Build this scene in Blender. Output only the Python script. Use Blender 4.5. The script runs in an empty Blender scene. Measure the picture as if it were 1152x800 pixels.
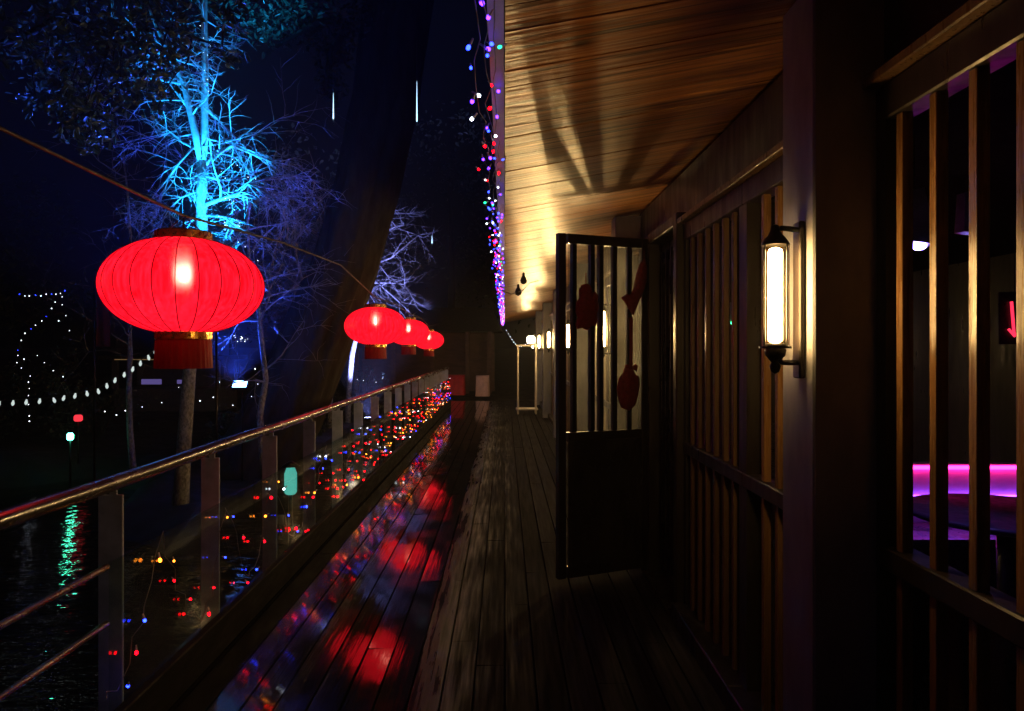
import bpy, math, random
from mathutils import Vector, Matrix
R = math.radians
rnd = random.Random(7)
S = bpy.context.scene
COL = S.collection

# ------------------------------------------------------------------ camera, world, moon, exposure
EYE = 1.55
F = 820.0
cam = bpy.data.cameras.new('camera'); camo = bpy.data.objects.new('camera', cam); COL.objects.link(camo)
camo.location = (0, 0, EYE); camo.rotation_euler = (R(90), 0, 0)
cam.sensor_width = 36; cam.lens = 36 * F / 1152
cam.shift_x = 8 / 1152; cam.shift_y = -8 / 1152
cam.clip_start = 0.05; cam.clip_end = 500
S.camera = camo

W = bpy.data.worlds.new('World'); S.world = W; W.use_nodes = True
nt = W.node_tree
bg = nt.nodes['Background']; sky = nt.nodes.new('ShaderNodeTexSky')
sky.sky_type = 'NISHITA'; sky.sun_disc = False
sky.sun_elevation = R(-4); sky.sun_rotation = R(200)
tint = nt.nodes.new('ShaderNodeMix'); tint.data_type = 'RGBA'; tint.blend_type = 'MULTIPLY'; tint.inputs[0].default_value = 1
tint.inputs[7].default_value = (.22, .34, 1.0, 1)          # deep night air
nt.links.new(sky.outputs[0], tint.inputs[6]); nt.links.new(tint.outputs[2], bg.inputs[0]); bg.inputs[1].default_value = 0.15
moon = bpy.data.lights.new('moon', 'SUN'); moon.energy = 0.004; moon.angle = R(3); moon.color = (.75, .85, 1)
mo = bpy.data.objects.new('moon', moon); COL.objects.link(mo); mo.rotation_euler = (R(40), R(-25), 0)

S.view_settings.view_transform = 'Standard'; S.view_settings.look = 'None'
S.view_settings.exposure = 0; S.view_settings.gamma = 1; S.view_settings.use_curve_mapping = False
S.render.engine = 'CYCLES'
cy = S.cycles
cy.use_denoising = True
try: cy.denoiser = 'OPENIMAGEDENOISE'
except Exception: pass
cy.max_bounces = 7; cy.diffuse_bounces = 3; cy.glossy_bounces = 5; cy.transmission_bounces = 5; cy.transparent_max_bounces = 16
cy.sample_clamp_indirect = 4.0
cy.caustics_reflective = True; cy.caustics_refractive = False
cy.use_light_tree = True


def P(px, py, d):
    """real place of a thing seen at a pixel of the 1152 x 800 photograph, d metres along the walkway"""
    return Vector(((px - 568) * d / F, d, EYE + (392 - py) * d / F))


# ------------------------------------------------------------------ mesh builder
class MB:
    def __init__(s): s.v = []; s.f = []; s.mi = []; s.m = 0; s.smooth = []
    def add(s, vs, fs, smooth=False):
        o = len(s.v); s.v += [tuple(p) for p in vs]
        for f in fs: s.f.append(tuple(i + o for i in f)); s.mi.append(s.m); s.smooth.append(smooth)
    def hexa(s, c):   # 8 corners: bottom 4 ccw, top 4 ccw
        s.add(c, [(3, 2, 1, 0), (4, 5, 6, 7), (0, 1, 5, 4), (1, 2, 6, 5), (2, 3, 7, 6), (3, 0, 4, 7)])
    def box(s, x0, x1, y0, y1, z0, z1, b=0.0):
        if b <= 0:
            s.hexa([(x0, y0, z0), (x1, y0, z0), (x1, y1, z0), (x0, y1, z0), (x0, y0, z1), (x1, y0, z1), (x1, y1, z1), (x0, y1, z1)]); return
        # chamfered box
        vs = []; idx = {}
        cx, cy_, cz = (x0 + x1) / 2, (y0 + y1) / 2, (z0 + z1) / 2
        hx, hy, hz = (x1 - x0) / 2, (y1 - y0) / 2, (z1 - z0) / 2
        b = min(b, hx * .49, hy * .49, hz * .49)
        for sx in (-1, 1):
            for sy in (-1, 1):
                for sz in (-1, 1):
                    for k in range(3):
                        p = [sx * (hx - b), sy * (hy - b), sz * (hz - b)]
                        p[k] = (sx * hx, sy * hy, sz * hz)[k]
                        idx[(sx, sy, sz, k)] = len(vs); vs.append((cx + p[0], cy_ + p[1], cz + p[2]))
        fs = []
        for k in range(3):
            a, c = [(1, 2), (2, 0), (0, 1)][k]
            for sg in (-1, 1):
                q = []
                for (u, w) in ((-1, -1), (1, -1), (1, 1), (-1, 1)):
                    t = [0, 0, 0]; t[k] = sg; t[a] = u; t[c] = w
                    q.append(idx[(t[0], t[1], t[2], k)])
                fs.append(tuple(q if sg > 0 else q[::-1]))
        for k in range(3):   # edges along k
            a, c = [(1, 2), (2, 0), (0, 1)][k]
            for u in (-1, 1):
                for w in (-1, 1):
                    q = []
                    for e, kk in ((-1, a), (1, a), (1, c), (-1, c)):
                        t = [0, 0, 0]; t[k] = e; t[a] = u; t[c] = w
                        q.append(idx[(t[0], t[1], t[2], kk)])
                    fs.append(tuple(q if u * w < 0 else q[::-1]))
        for sx in (-1, 1):
            for sy in (-1, 1):
                for sz in (-1, 1):
                    q = [idx[(sx, sy, sz, k)] for k in range(3)]
                    fs.append(tuple(q if sx * sy * sz > 0 else q[::-1]))
        s.add(vs, fs)
    def tube(s, pts, rad, n=6, cap=True, smooth=True):
        pts = [Vector(p) for p in pts]
        if not hasattr(rad, '__len__'): rad = [rad] * len(pts)
        vs = []; fs = []; up = None
        for i, p in enumerate(pts):
            t = (pts[min(i + 1, len(pts) - 1)] - pts[max(i - 1, 0)])
            if t.length < 1e-9: t = Vector((0, 0, 1))
            t.normalize()
            if up is None: up = Vector((0, 0, 1)) if abs(t.z) < .9 else Vector((1, 0, 0))
            u = up - t * up.dot(t)
            if u.length < 1e-6: u = t.orthogonal()
            u.normalize(); w = t.cross(u); up = u
            for k in range(n):
                a = 2 * math.pi * k / n
                vs.append(p + (u * math.cos(a) + w * math.sin(a)) * rad[i])
        for i in range(len(pts) - 1):
            for k in range(n):
                k2 = (k + 1) % n
                fs.append((i * n + k, i * n + k2, (i + 1) * n + k2, (i + 1) * n + k))
        if cap:
            fs.append(tuple(range(n))[::-1]); fs.append(tuple((len(pts) - 1) * n + k for k in range(n)))
        s.add(vs, fs, smooth)
    def lathe(s, prof, n=24, c=(0, 0, 0), smooth=True, close=False):
        vs = []; fs = []
        for (r, z) in prof:
            for k in range(n):
                a = 2 * math.pi * k / n
                vs.append((c[0] + r * math.cos(a), c[1] + r * math.sin(a), c[2] + z))
        m = len(prof)
        for i in range(m - 1 if not close else m):
            j = (i + 1) % m
            for k in range(n):
                k2 = (k + 1) % n
                fs.append((i * n + k, i * n + k2, j * n + k2, j * n + k))
        if not close:
            fs.append(tuple(range(n))[::-1]); fs.append(tuple((m - 1) * n + k for k in range(n)))
        s.add(vs, fs, smooth)
    def ball(s, c, r, n=8, m=5, sz=1.0):
        s.lathe([(r * math.sin(math.pi * (i + .001) / (m - 1 + .002)), -r * sz * math.cos(math.pi * (i + .001) / (m - 1 + .002))) for i in range(m)], n, c)
    def outline(s, pts, t, y=0.0, puff=0.0):
        """closed outline in x,z with thickness t along y, the rim softened inwards when puff > 0"""
        n = len(pts); cx = sum(p[0] for p in pts) / n; cz = sum(p[1] for p in pts) / n
        rings = [(1.0, t * .25), (.86, t * .5), (.5, t * .5 + puff)]
        vs = []; fs = []
        for sg in (-1, 1):
            for (k, h) in rings:
                for (x, z) in pts: vs.append((cx + (x - cx) * k, y + sg * h, cz + (z - cz) * k))
        def ring(i): return list(range(i * n, i * n + n))
        order = [2, 1, 0, 3, 4, 5]
        for a, b in zip(order, order[1:]):
            A, B = ring(a), ring(b)
            for k in range(n): fs.append((A[k], A[(k + 1) % n], B[(k + 1) % n], B[k]))
        fs.append(tuple(ring(2))[::-1]); fs.append(tuple(ring(5)))
        s.add(vs, fs, True)
    def build(s, name, mats, parent=None, loc=None, label=None):
        me = bpy.data.meshes.new(name); me.from_pydata(s.v, [], s.f)
        if not isinstance(mats, (list, tuple)): mats = [mats]
        for m in mats: me.materials.append(m)
        me.polygons.foreach_set('material_index', s.mi); me.polygons.foreach_set('use_smooth', s.smooth); me.update()
        o = bpy.data.objects.new(name, me); COL.objects.link(o)
        if loc is not None: o.location = loc
        if parent is not None: o.parent = parent
        if label: o['label'] = label
        return o


def tag(o, label=None, cat=None, group=None, kind=None):
    if label: o['label'] = label
    if cat: o['category'] = cat
    if group: o['group'] = group
    if kind: o['kind'] = kind
    return o


def empty(name, loc, label, cat, group=None, rz=0):
    o = bpy.data.objects.new(name, None); COL.objects.link(o); o.empty_display_size = .1
    o.location = loc; o.rotation_euler = (0, 0, rz)
    return tag(o, label, cat, group)


def copy_tree(o, loc=None, label=None, parent=None):
    c = o.copy(); COL.objects.link(c)
    if parent is not None: c.parent = parent
    if loc is not None: c.location = loc
    if label: c['label'] = label
    for ch in [x for x in bpy.data.objects if x.parent == o]: copy_tree(ch, parent=c)
    return c


# ------------------------------------------------------------------ materials
def newmat(name):
    m = bpy.data.materials.new(name); m.use_nodes = True
    return m, m.node_tree, m.node_tree.nodes['Principled BSDF']


def pm(name, c, rough=.6, var=.35, scale=(8, 8, 8), bump=.15, metal=0.0, c2=None, rvar=.15, spec=.5, coat=0.0):
    """procedural surface: noise between two tones, noise in gloss, fine bump"""
    m, t, b = newmat(name); N = t.nodes; L = t.links
    co = N.new('ShaderNodeTexCoord'); mp = N.new('ShaderNodeMapping'); mp.inputs['Scale'].default_value = scale
    L.new(co.outputs['Object'], mp.inputs[0])
    n = N.new('ShaderNodeTexNoise'); n.inputs['Scale'].default_value = 1; n.inputs['Detail'].default_value = 6; n.inputs['Roughness'].default_value = .62
    L.new(mp.outputs[0], n.inputs['Vector'])
    rp = N.new('ShaderNodeValToRGB'); rp.color_ramp.elements[0].position = .3; rp.color_ramp.elements[1].position = .72
    lo = tuple(x * (1 - var) for x in c); hi = c2 if c2 else tuple(min(1, x * (1 + var)) for x in c)
    rp.color_ramp.elements[0].color = (*lo, 1); rp.color_ramp.elements[1].color = (*hi, 1)
    L.new(n.outputs[0], rp.inputs[0]); L.new(rp.outputs[0], b.inputs['Base Color'])
    mr = N.new('ShaderNodeMapRange'); mr.inputs[1].default_value = .3; mr.inputs[2].default_value = .7
    mr.inputs[3].default_value = max(.03, rough - rvar); mr.inputs[4].default_value = min(1, rough + rvar)
    n2 = N.new('ShaderNodeTexNoise'); n2.inputs['Scale'].default_value = 2.7; n2.inputs['Detail'].default_value = 4
    L.new(mp.outputs[0], n2.inputs['Vector']); L.new(n2.outputs[0], mr.inputs[0]); L.new(mr.outputs[0], b.inputs['Roughness'])
    b.inputs['Metallic'].default_value = metal; b.inputs['Specular IOR Level'].default_value = spec
    b.inputs['Coat Weight'].default_value = coat
    if bump:
        bp = N.new('ShaderNodeBump'); bp.inputs['Strength'].default_value = bump; bp.inputs['Distance'].default_value = .01
        L.new(n.outputs[0], bp.inputs['Height']); L.new(bp.outputs[0], b.inputs['Normal'])
    return m


def em(name, c, s):
    m, t, b = newmat(name); t.nodes.remove(b)
    e = t.nodes.new('ShaderNodeEmission'); e.inputs[0].default_value = (*c, 1); e.inputs[1].default_value = s
    t.links.new(e.outputs[0], t.nodes['Material Output'].inputs[0]); return m


def glass(name, tint=(.9, .95, .95), rough=.02, f0=1.5, dirt_veil=.0, through=False):
    m, t, b = newmat(name); N = t.nodes; L = t.links; N.remove(b)
    tr = N.new('ShaderNodeBsdfTransparent'); tr.inputs[0].default_value = (*tint, 1)
    gl = N.new('ShaderNodeBsdfGlossy'); gl.inputs['Roughness'].default_value = rough
    fr = N.new('ShaderNodeFresnel'); ge = N.new('ShaderNodeNewGeometry'); io = N.new('ShaderNodeMapRange')
    io.inputs[3].default_value = f0; io.inputs[4].default_value = 1 / f0      # the same reflectance on the way out of the slab
    L.new(ge.outputs['Backfacing'], io.inputs[0]); L.new(io.outputs[0], fr.inputs[0])
    mx = N.new('ShaderNodeMixShader'); L.new(fr.outputs[0], mx.inputs[0]); L.new(tr.outputs[0], mx.inputs[1]); L.new(gl.outputs[0], mx.inputs[2])
    out = mx.outputs[0]
    if dirt_veil:
        df = N.new('ShaderNodeBsdfTranslucent' if through else 'ShaderNodeBsdfDiffuse'); df.inputs[0].default_value = (.5, .52, .5, 1)
        co = N.new('ShaderNodeTexCoord'); n = N.new('ShaderNodeTexNoise'); n.inputs['Scale'].default_value = 6; n.inputs['Detail'].default_value = 7
        L.new(co.outputs['Object'], n.inputs['Vector'])
        mr = N.new('ShaderNodeMapRange'); mr.inputs[1].default_value = .4; mr.inputs[2].default_value = .8; mr.inputs[3].default_value = dirt_veil * .3; mr.inputs[4].default_value = dirt_veil
        L.new(n.outputs[0], mr.inputs[0])
        m2 = N.new('ShaderNodeMixShader'); L.new(mr.outputs[0], m2.inputs[0]); L.new(out, m2.inputs[1]); L.new(df.outputs[0], m2.inputs[2]); out = m2.outputs[0]
    L.new(out, N['Material Output'].inputs[0]); return m


def deck_material():
    m, t, b = newmat('deck_boards'); N = t.nodes; L = t.links
    co = N.new('ShaderNodeTexCoord'); sp = N.new('ShaderNodeSeparateXYZ'); L.new(co.outputs['Object'], sp.inputs[0])
    def math_(op, a, bb=None, clamp=False):
        n = N.new('ShaderNodeMath'); n.operation = op; n.use_clamp = clamp
        if isinstance(a, (int, float)): n.inputs[0].default_value = a
        else: L.new(a, n.inputs[0])
        if bb is not None:
            if isinstance(bb, (int, float)): n.inputs[1].default_value = bb
            else: L.new(bb, n.inputs[1])
        return n.outputs[0]
    idx = math_('FLOOR', math_('DIVIDE', sp.outputs[0], .142))
    wn = N.new('ShaderNodeTexWhiteNoise'); wn.noise_dimensions = '1D'; L.new(idx, wn.inputs['W'])
    cmb = N.new('ShaderNodeCombineXYZ')
    L.new(math_('MULTIPLY', sp.outputs[0], 38), cmb.inputs[0])
    L.new(math_('ADD', math_('MULTIPLY', sp.outputs[1], 1.6), math_('MULTIPLY', wn.outputs[0], 90)), cmb.inputs[1])
    g = N.new('ShaderNodeTexNoise'); g.inputs['Scale'].default_value = 1; g.inputs['Detail'].default_value = 7; L.new(cmb.outputs[0], g.inputs['Vector'])
    rp = N.new('ShaderNodeValToRGB'); rp.color_ramp.elements[0].position = .28; rp.color_ramp.elements[1].position = .75
    rp.color_ramp.elements[0].color = (.016, .015, .0145, 1); rp.color_ramp.elements[1].color = (.074, .069, .066, 1)
    L.new(g.outputs[0], rp.inputs[0])
    hv = N.new('ShaderNodeHueSaturation'); L.new(rp.outputs[0], hv.inputs['Color'])
    L.new(math_('ADD', math_('MULTIPLY', wn.outputs[0], .5), .75), hv.inputs['Value'])
    # rain-wet outside the drip line of the eave, with a ragged edge
    n = N.new('ShaderNodeTexNoise'); n.inputs['Scale'].default_value = 1.1; n.inputs['Detail'].default_value = 5; L.new(co.outputs['Object'], n.inputs['Vector'])
    edge = math_('ADD', math_('ADD', math_('MULTIPLY', sp.outputs[0], -1.0), math_('MULTIPLY', math_('SUBTRACT', wn.outputs[0], .5), .30)),
                 math_('ADD', math_('MULTIPLY', math_('SUBTRACT', n.outputs[0], .5), .35), math_('MULTIPLY', math_('SUBTRACT', g.outputs[0], .5), .5)))
    wet = N.new('ShaderNodeMapRange'); wet.interpolation_type = 'SMOOTHSTEP'; wet.inputs[1].default_value = -.06; wet.inputs[2].default_value = .40; L.new(edge, wet.inputs[0])
    pud = N.new('ShaderNodeTexNoise'); pud.inputs['Scale'].default_value = 3.2; pud.inputs['Detail'].default_value = 4; L.new(co.outputs['Object'], pud.inputs['Vector'])
    wr = N.new('ShaderNodeMapRange'); wr.inputs[1].default_value = .35; wr.inputs[2].default_value = .7; wr.inputs[3].default_value = .035; wr.inputs[4].default_value = .13; L.new(pud.outputs[0], wr.inputs[0])
    mixr = N.new('ShaderNodeMix'); L.new(wet.outputs[0], mixr.inputs[0]); mixr.inputs[2].default_value = .92; L.new(wr.outputs[0], mixr.inputs[3])
    L.new(mixr.outputs[0], b.inputs['Roughness'])
    dry = N.new('ShaderNodeMix'); dry.data_type = 'RGBA'; dry.blend_type = 'MULTIPLY'; dry.inputs[0].default_value = 1
    dk = N.new('ShaderNodeMix'); dk.data_type = 'RGBA'; L.new(wet.outputs[0], dk.inputs[0]); dk.inputs[6].default_value = (.60, .64, .70, 1); dk.inputs[7].default_value = (.24, .26, .29, 1)
    L.new(hv.outputs[0], dry.inputs[6]); L.new(dk.outputs[2], dry.inputs[7]); L.new(dry.outputs[2], b.inputs['Base Color'])
    sl = N.new('ShaderNodeMapRange'); sl.inputs[3].default_value = .03; sl.inputs[4].default_value = 1.0; L.new(wet.outputs[0], sl.inputs[0]); L.new(sl.outputs[0], b.inputs['Specular IOR Level'])
    bp = N.new('ShaderNodeBump'); bp.inputs['Strength'].default_value = .24; bp.inputs['Distance'].default_value = .004
    L.new(g.outputs[0], bp.inputs['Height']); L.new(bp.outputs[0], b.inputs['Normal'])
    return m


def ceiling_material():
    m, t, b = newmat('soffit_boards'); N = t.nodes; L = t.links
    co = N.new('ShaderNodeTexCoord')
    mp = N.new('ShaderNodeMapping'); mp.inputs['Scale'].default_value = (.9, 16, 4); L.new(co.outputs['Object'], mp.inputs[0])
    n = N.new('ShaderNodeTexNoise'); n.inputs['Scale'].default_value = 1; n.inputs['Detail'].default_value = 9; n.inputs['Roughness'].default_value = .68; n.inputs['Distortion'].default_value = .6
    L.new(mp.outputs[0], n.inputs['Vector'])
    # knots: stretched voronoi cells
    mp2 = N.new('ShaderNodeMapping'); mp2.inputs['Scale'].default_value = (2.2, 3.6, 1); L.new(co.outputs['Object'], mp2.inputs[0])
    vo = N.new('ShaderNodeTexVoronoi'); vo.inputs['Scale'].default_value = 1; L.new(mp2.outputs[0], vo.inputs['Vector'])
    kn = N.new('ShaderNodeMapRange'); kn.inputs[1].default_value = .035; kn.inputs[2].default_value = .14; kn.inputs[3].default_value = .16; kn.inputs[4].default_value = 1; L.new(vo.outputs['Distance'], kn.inputs[0])
    rp = N.new('ShaderNodeValToRGB'); e = rp.color_ramp.elements
    e[0].position = .30; e[0].color = (.08, .026, .007, 1); e[1].position = .68; e[1].color = (.56, .27, .085, 1)
    x = rp.color_ramp.elements.new(.5); x.color = (.30, .118, .033, 1)
    L.new(n.outputs[0], rp.inputs[0])
    mu = N.new('ShaderNodeMix'); mu.data_type = 'RGBA'; mu.blend_type = 'MULTIPLY'; mu.inputs[0].default_value = 1
    L.new(rp.outputs[0], mu.inputs[6]); L.new(kn.outputs[0], mu.inputs[7])
    # each board its own tone
    sp = N.new('ShaderNodeSeparateXYZ'); L.new(co.outputs['Object'], sp.inputs[0])
    dv = N.new('ShaderNodeMath'); dv.operation = 'DIVIDE'; dv.inputs[1].default_value = .145; L.new(sp.outputs[1], dv.inputs[0])
    fl = N.new('ShaderNodeMath'); fl.operation = 'FLOOR'; L.new(dv.outputs[0], fl.inputs[0])
    wn = N.new('ShaderNodeTexWhiteNoise'); wn.noise_dimensions = '1D'; L.new(fl.outputs[0], wn.inputs['W'])
    mr = N.new('ShaderNodeMapRange'); mr.inputs[3].default_value = .75; mr.inputs[4].default_value = 1.25; L.new(wn.outputs[0], mr.inputs[0])
    mp4 = N.new('ShaderNodeMapping'); mp4.inputs['Scale'].default_value = (.8, 27, 2); L.new(co.outputs['Object'], mp4.inputs[0])
    n4 = N.new('ShaderNodeTexNoise'); n4.inputs['Scale'].default_value = 1; n4.inputs['Detail'].default_value = 6; n4.inputs['Distortion'].default_value = .8; L.new(mp4.outputs[0], n4.inputs['Vector'])
    ck = N.new('ShaderNodeMapRange'); ck.inputs[1].default_value = .36; ck.inputs[2].default_value = .46; ck.inputs[3].default_value = .22; ck.inputs[4].default_value = 1; L.new(n4.outputs[0], ck.inputs[0])
    m5 = N.new('ShaderNodeMix'); m5.data_type = 'RGBA'; m5.blend_type = 'MULTIPLY'; m5.inputs[0].default_value = 1; L.new(mu.outputs[2], m5.inputs[6]); L.new(ck.outputs[0], m5.inputs[7])
    hv = N.new('ShaderNodeHueSaturation'); L.new(m5.outputs[2], hv.inputs['Color']); L.new(mr.outputs[0], hv.inputs['Value'])
    L.new(hv.outputs[0], b.inputs['Base Color'])
    b.inputs['Roughness'].default_value = .33; b.inputs['Specular IOR Level'].default_value = .5
    mp3 = N.new('ShaderNodeMapping'); mp3.inputs['Scale'].default_value = (2.2, 34, 4); L.new(co.outputs['Object'], mp3.inputs[0])
    n3 = N.new('ShaderNodeTexNoise'); n3.inputs['Scale'].default_value = 1; n3.inputs['Detail'].default_value = 5; n3.inputs['Distortion'].default_value = .4; L.new(mp3.outputs[0], n3.inputs['Vector'])
    bp = N.new('ShaderNodeBump'); bp.inputs['Strength'].default_value = .75; bp.inputs['Distance'].default_value = .010
    L.new(n3.outputs[0], bp.inputs['Height']); L.new(bp.outputs[0], b.inputs['Normal'])
    return m


def lantern_material():
    m, t, b = newmat('lantern_silk'); N = t.nodes; L = t.links; N.remove(b)
    co = N.new('ShaderNodeTexCoord'); mp = N.new('ShaderNodeMapping'); mp.inputs['Scale'].default_value = (60, 60, 6); L.new(co.outputs['Object'], mp.inputs[0])
    n = N.new('ShaderNodeTexNoise'); n.inputs['Scale'].default_value = 1; n.inputs['Detail'].default_value = 3; L.new(mp.outputs[0], n.inputs['Vector'])
    mr = N.new('ShaderNodeMapRange'); mr.inputs[1].default_value = .3; mr.inputs[2].default_value = .7; mr.inputs[3].default_value = .6; mr.inputs[4].default_value = 1.2; L.new(n.outputs[0], mr.inputs[0])
    e = N.new('ShaderNodeEmission')
    cr = N.new('ShaderNodeValToRGB'); cr.color_ramp.elements[0].color = (1, .002, .010, 1); cr.color_ramp.elements[1].color = (1, .009, .028, 1); cr.color_ramp.elements[0].position = .3; cr.color_ramp.elements[1].position = .7
    L.new(n.outputs[0], cr.inputs[0]); L.new(cr.outputs[0], e.inputs[0])
    ms = N.new('ShaderNodeMath'); ms.operation = 'MULTIPLY'; ms.inputs[1].default_value = 2.0; L.new(mr.outputs[0], ms.inputs[0]); L.new(ms.outputs[0], e.inputs[1])
    rf = N.new('ShaderNodeBsdfRefraction'); rf.inputs['Color'].default_value = (.8, .42, .38, 1); rf.inputs['Roughness'].default_value = .45; rf.inputs['IOR'].default_value = 1.30
    mx = N.new('ShaderNodeMixShader'); mx.inputs[0].default_value = .22; L.new(e.outputs[0], mx.inputs[1]); L.new(rf.outputs[0], mx.inputs[2])
    tr = N.new('ShaderNodeBsdfTransparent'); tr.inputs[0].default_value = (1, .7, .65, 1)
    m2 = N.new('ShaderNodeMixShader'); m2.inputs[0].default_value = .05; L.new(mx.outputs[0], m2.inputs[1]); L.new(tr.outputs[0], m2.inputs[2])
    L.new(m2.outputs[0], N['Material Output'].inputs[0]); return m


def water_material():
    m, t, b = newmat('pond_water'); N = t.nodes; L = t.links
    b.inputs['Base Color'].default_value = (.006, .010, .010, 1); b.inputs['Roughness'].default_value = .04
    co = N.new('ShaderNodeTexCoord'); mp = N.new('ShaderNodeMapping'); mp.inputs['Scale'].default_value = (1.6, 3.4, 1); L.new(co.outputs['Object'], mp.inputs[0])
    n = N.new('ShaderNodeTexNoise'); n.inputs['Scale'].default_value = 2.2; n.inputs['Detail'].default_value = 3; L.new(mp.outputs[0], n.inputs['Vector'])
    bp = N.new('ShaderNodeBump'); bp.inputs['Strength'].default_value = .35; bp.inputs['Distance'].default_value = .05
    L.new(n.outputs[0], bp.inputs['Height']); L.new(bp.outputs[0], b.inputs['Normal']); return m


def leaf_material(name, c, c2):
    m, t, b = newmat(name); N = t.nodes; L = t.links
    g = N.new('ShaderNodeNewGeometry'); rp = N.new('ShaderNodeValToRGB')
    rp.color_ramp.elements[0].color = (*c, 1); rp.color_ramp.elements[1].color = (*c2, 1)
    L.new(g.outputs['Random Per Island'], rp.inputs[0]); L.new(rp.outputs[0], b.inputs['Base Color'])
    b.inputs['Roughness'].default_value = .38
    return m


M = dict(
    deck=deck_material(), ceiling=ceiling_material(), silk=lantern_material(), water=water_material(),
    roof=pm('roof_underlay', (.03, .028, .026), .8),
    dark_wood=pm('dark_stained_wood', (.022, .017, .014), .42, .5, (6, 6, 1.2), .2, spec=.5),
    slat=pm('lattice_wood', (.19, .10, .036), .30, .45, (30, 30, 2.2), .25), slat_dark=pm('dark_lattice_wood', (.13, .075, .034), .36, .4, (30, 30, 2.2), .25), slat_pale=pm('glow_slat_wood', (.55, .49, .36), .42, .25, (30, 30, 2.2), .2),
    column=pm('grey_column_paint', (.20, .21, .235), .45, .25, (7, 7, 3), .12),
    panel=pm('dark_panel', (.03, .026, .024), .3, .4, (5, 5, 2), .1),
    black_metal=pm('black_lamp_metal', (.018, .016, .014), .38, .4, (20, 20, 20), .1, metal=.6),
    steel=pm('wet_handrail_metal', (.14, .12, .12), .24, .35, (5, 2, 5), .03, metal=.7, rvar=.1),
    post=pm('grey_post_paint', (.44, .47, .58), .35, .25, (9, 9, 9), .1),
    kerb=pm('dark_kerb_wood', (.011, .010, .010), .75, .5, (12, 2, 12), .25, spec=.08),
    rail_glass=glass('railing_glass', (.82, .90, .88), .015, 1.4, .005),
    glow_veil=glass('glow_veil_glass', (.86, .86, .84), .05, 1.45, .14, True),  # translucent layer put in as a veil of warm lamp glow at the gate
    pane=glass('window_glass', (.86, .86, .86), .01, 1.45),
    tube_glass=glass('lamp_glass', (.97, .95, .9), .02, 1.4),
    clear=glass('clear_plastic', (.9, .9, .9), .1, 1.4),
    filament=em('sconce_filament', (1, .66, .28), 720), filament_dim=em('dimmer_sconce_filament', (1, .60, .22), 130),
    bulb=em('lantern_bulb', (1, .62, .48), 62),
    gold=pm('gold_collar', (.75, .42, .10), .3, .3, (20, 20, 20), .1, metal=.9),
    red_cloth=pm('red_lantern_cloth', (.24, .008, .012), .75, .25, (60, 60, 8), .2),
    rib=pm('lantern_rib', (.30, .008, .012), .6, .3),
    wire=pm('cable', (.06, .036, .028), .6, .3),
    dark_wire=pm('thin_dark_wire', (.11, .11, .11), .5, .3),
    socket=pm('led_socket', (.55, .55, .55), .35, .1, bump=0),
    bark=pm('dark_bark', (.030, .024, .020), .85, .5, (5, 5, 1.2), .9),
    pale_bark=pm('pale_bark', (.30, .29, .27), .75, .75, (38, 38, 22), .9),
    twig=pm('twig_bark', (.30, .29, .30), .7, .35, (20, 20, 20), .2),
    leaf=leaf_material('grey_green_leaf', (.05, .11, .065), (.15, .25, .15)),
    leaf2=leaf_material('dark_leaf', (.03, .05, .03), (.08, .10, .07)),
    ground=pm('damp_soil', (.014, .013, .011), .75, .5, (1.3, 1.3, 1.3), .6),
    grey_plaster=pm('grey_plaster', (.10, .10, .11), .6, .25),
    red_brown=pm('red_brown_boards', (.16, .075, .06), .6, .3, (2, 2, 9), .2),
    white_paint=pm('off_white_paint', (.55, .52, .46), .5, .15, (5, 5, 5), .08),
    felt=pm('dark_red_felt', (.17, .018, .018), .85, .35, (40, 40, 40), .3),
    lacquer=pm('dark_table_lacquer', (.012, .010, .010), .6, .3, bump=0, spec=.2),
    cover=pm('white_chair_cover', (.55, .54, .58), .7, .12, (10, 10, 10), .2),
    vinyl=pm('pale_vinyl', (.68, .64, .68), .45, .15, (6, 6, 14), .2),
)
LED = [em('led_red', (1, .0010, .005), 14), em('led_amber', (1, .24, .015), 11), em('led_blue', (.012, .03, 1), 16),
       em('led_white', (.80, .88, 1), 8), em('led_green', (.02, 1, .35), 4), em('led_violet', (.075, .014, 1), 16)]

# ------------------------------------------------------------------ ground, pond
def pond(x, y):
    a = ((x + 6.2) / 4.5) ** 2 + ((y - 3.2) / 5.3) ** 2
    b = ((x + 7.2) / 2.0) ** 2 + ((y - 9.0) / 3.2) ** 2
    c = max(abs((x + 2.55) / 1.08), abs((y - 8) / 11.0)) ** 2
    return min(a, b, c)

g = MB(); NX, NY = 170, 110
gx = lambda i: -70 + 140 * (i / NX) if False else math.copysign(abs(2 * i / NX - 1) ** 2.2, 2 * i / NX - 1) * 120 - 4
gy = lambda j: (j / NY) ** 2.2 * 200 - 6
for j in range(NY + 1):
    for i in range(NX + 1):
        x, y = gx(i), gy(j); q = pond(x, y)
        land = -.42 + .10 * math.sin(x * 1.7 + y) * math.sin(y * 1.3) + .05 * math.sin(3.1 * x + 2.2 * y)
        if x > -1.9: land = -.45
        land += max(0, y - 26) * .012
        k = min(1, max(0, (q - .85) / .4)); z = -1.35 * (1 - k) + land * k
        g.v.append((x, y, z))
for j in range(NY):
    for i in range(NX):
        a = j * (NX + 1) + i; g.f.append((a, a + 1, a + NX + 2, a + NX + 1)); g.mi.append(0); g.smooth.append(True)
tag(g.build('ground', M['ground']), kind='structure')
w = MB(); w.add([(-12.5, -3.5, -.74), (-1.5, -3.5, -.74), (-1.5, 12.8, -.74), (-12.5, 12.8, -.74), (-1.5, 20.5, -.74), (-4, 20.5, -.74), (-4, 12.8, -.74)], [(0, 1, 2, 6, 3), (6, 2, 4, 5)])
tag(w.build('pond_water', M['water']), kind='structure')

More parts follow.
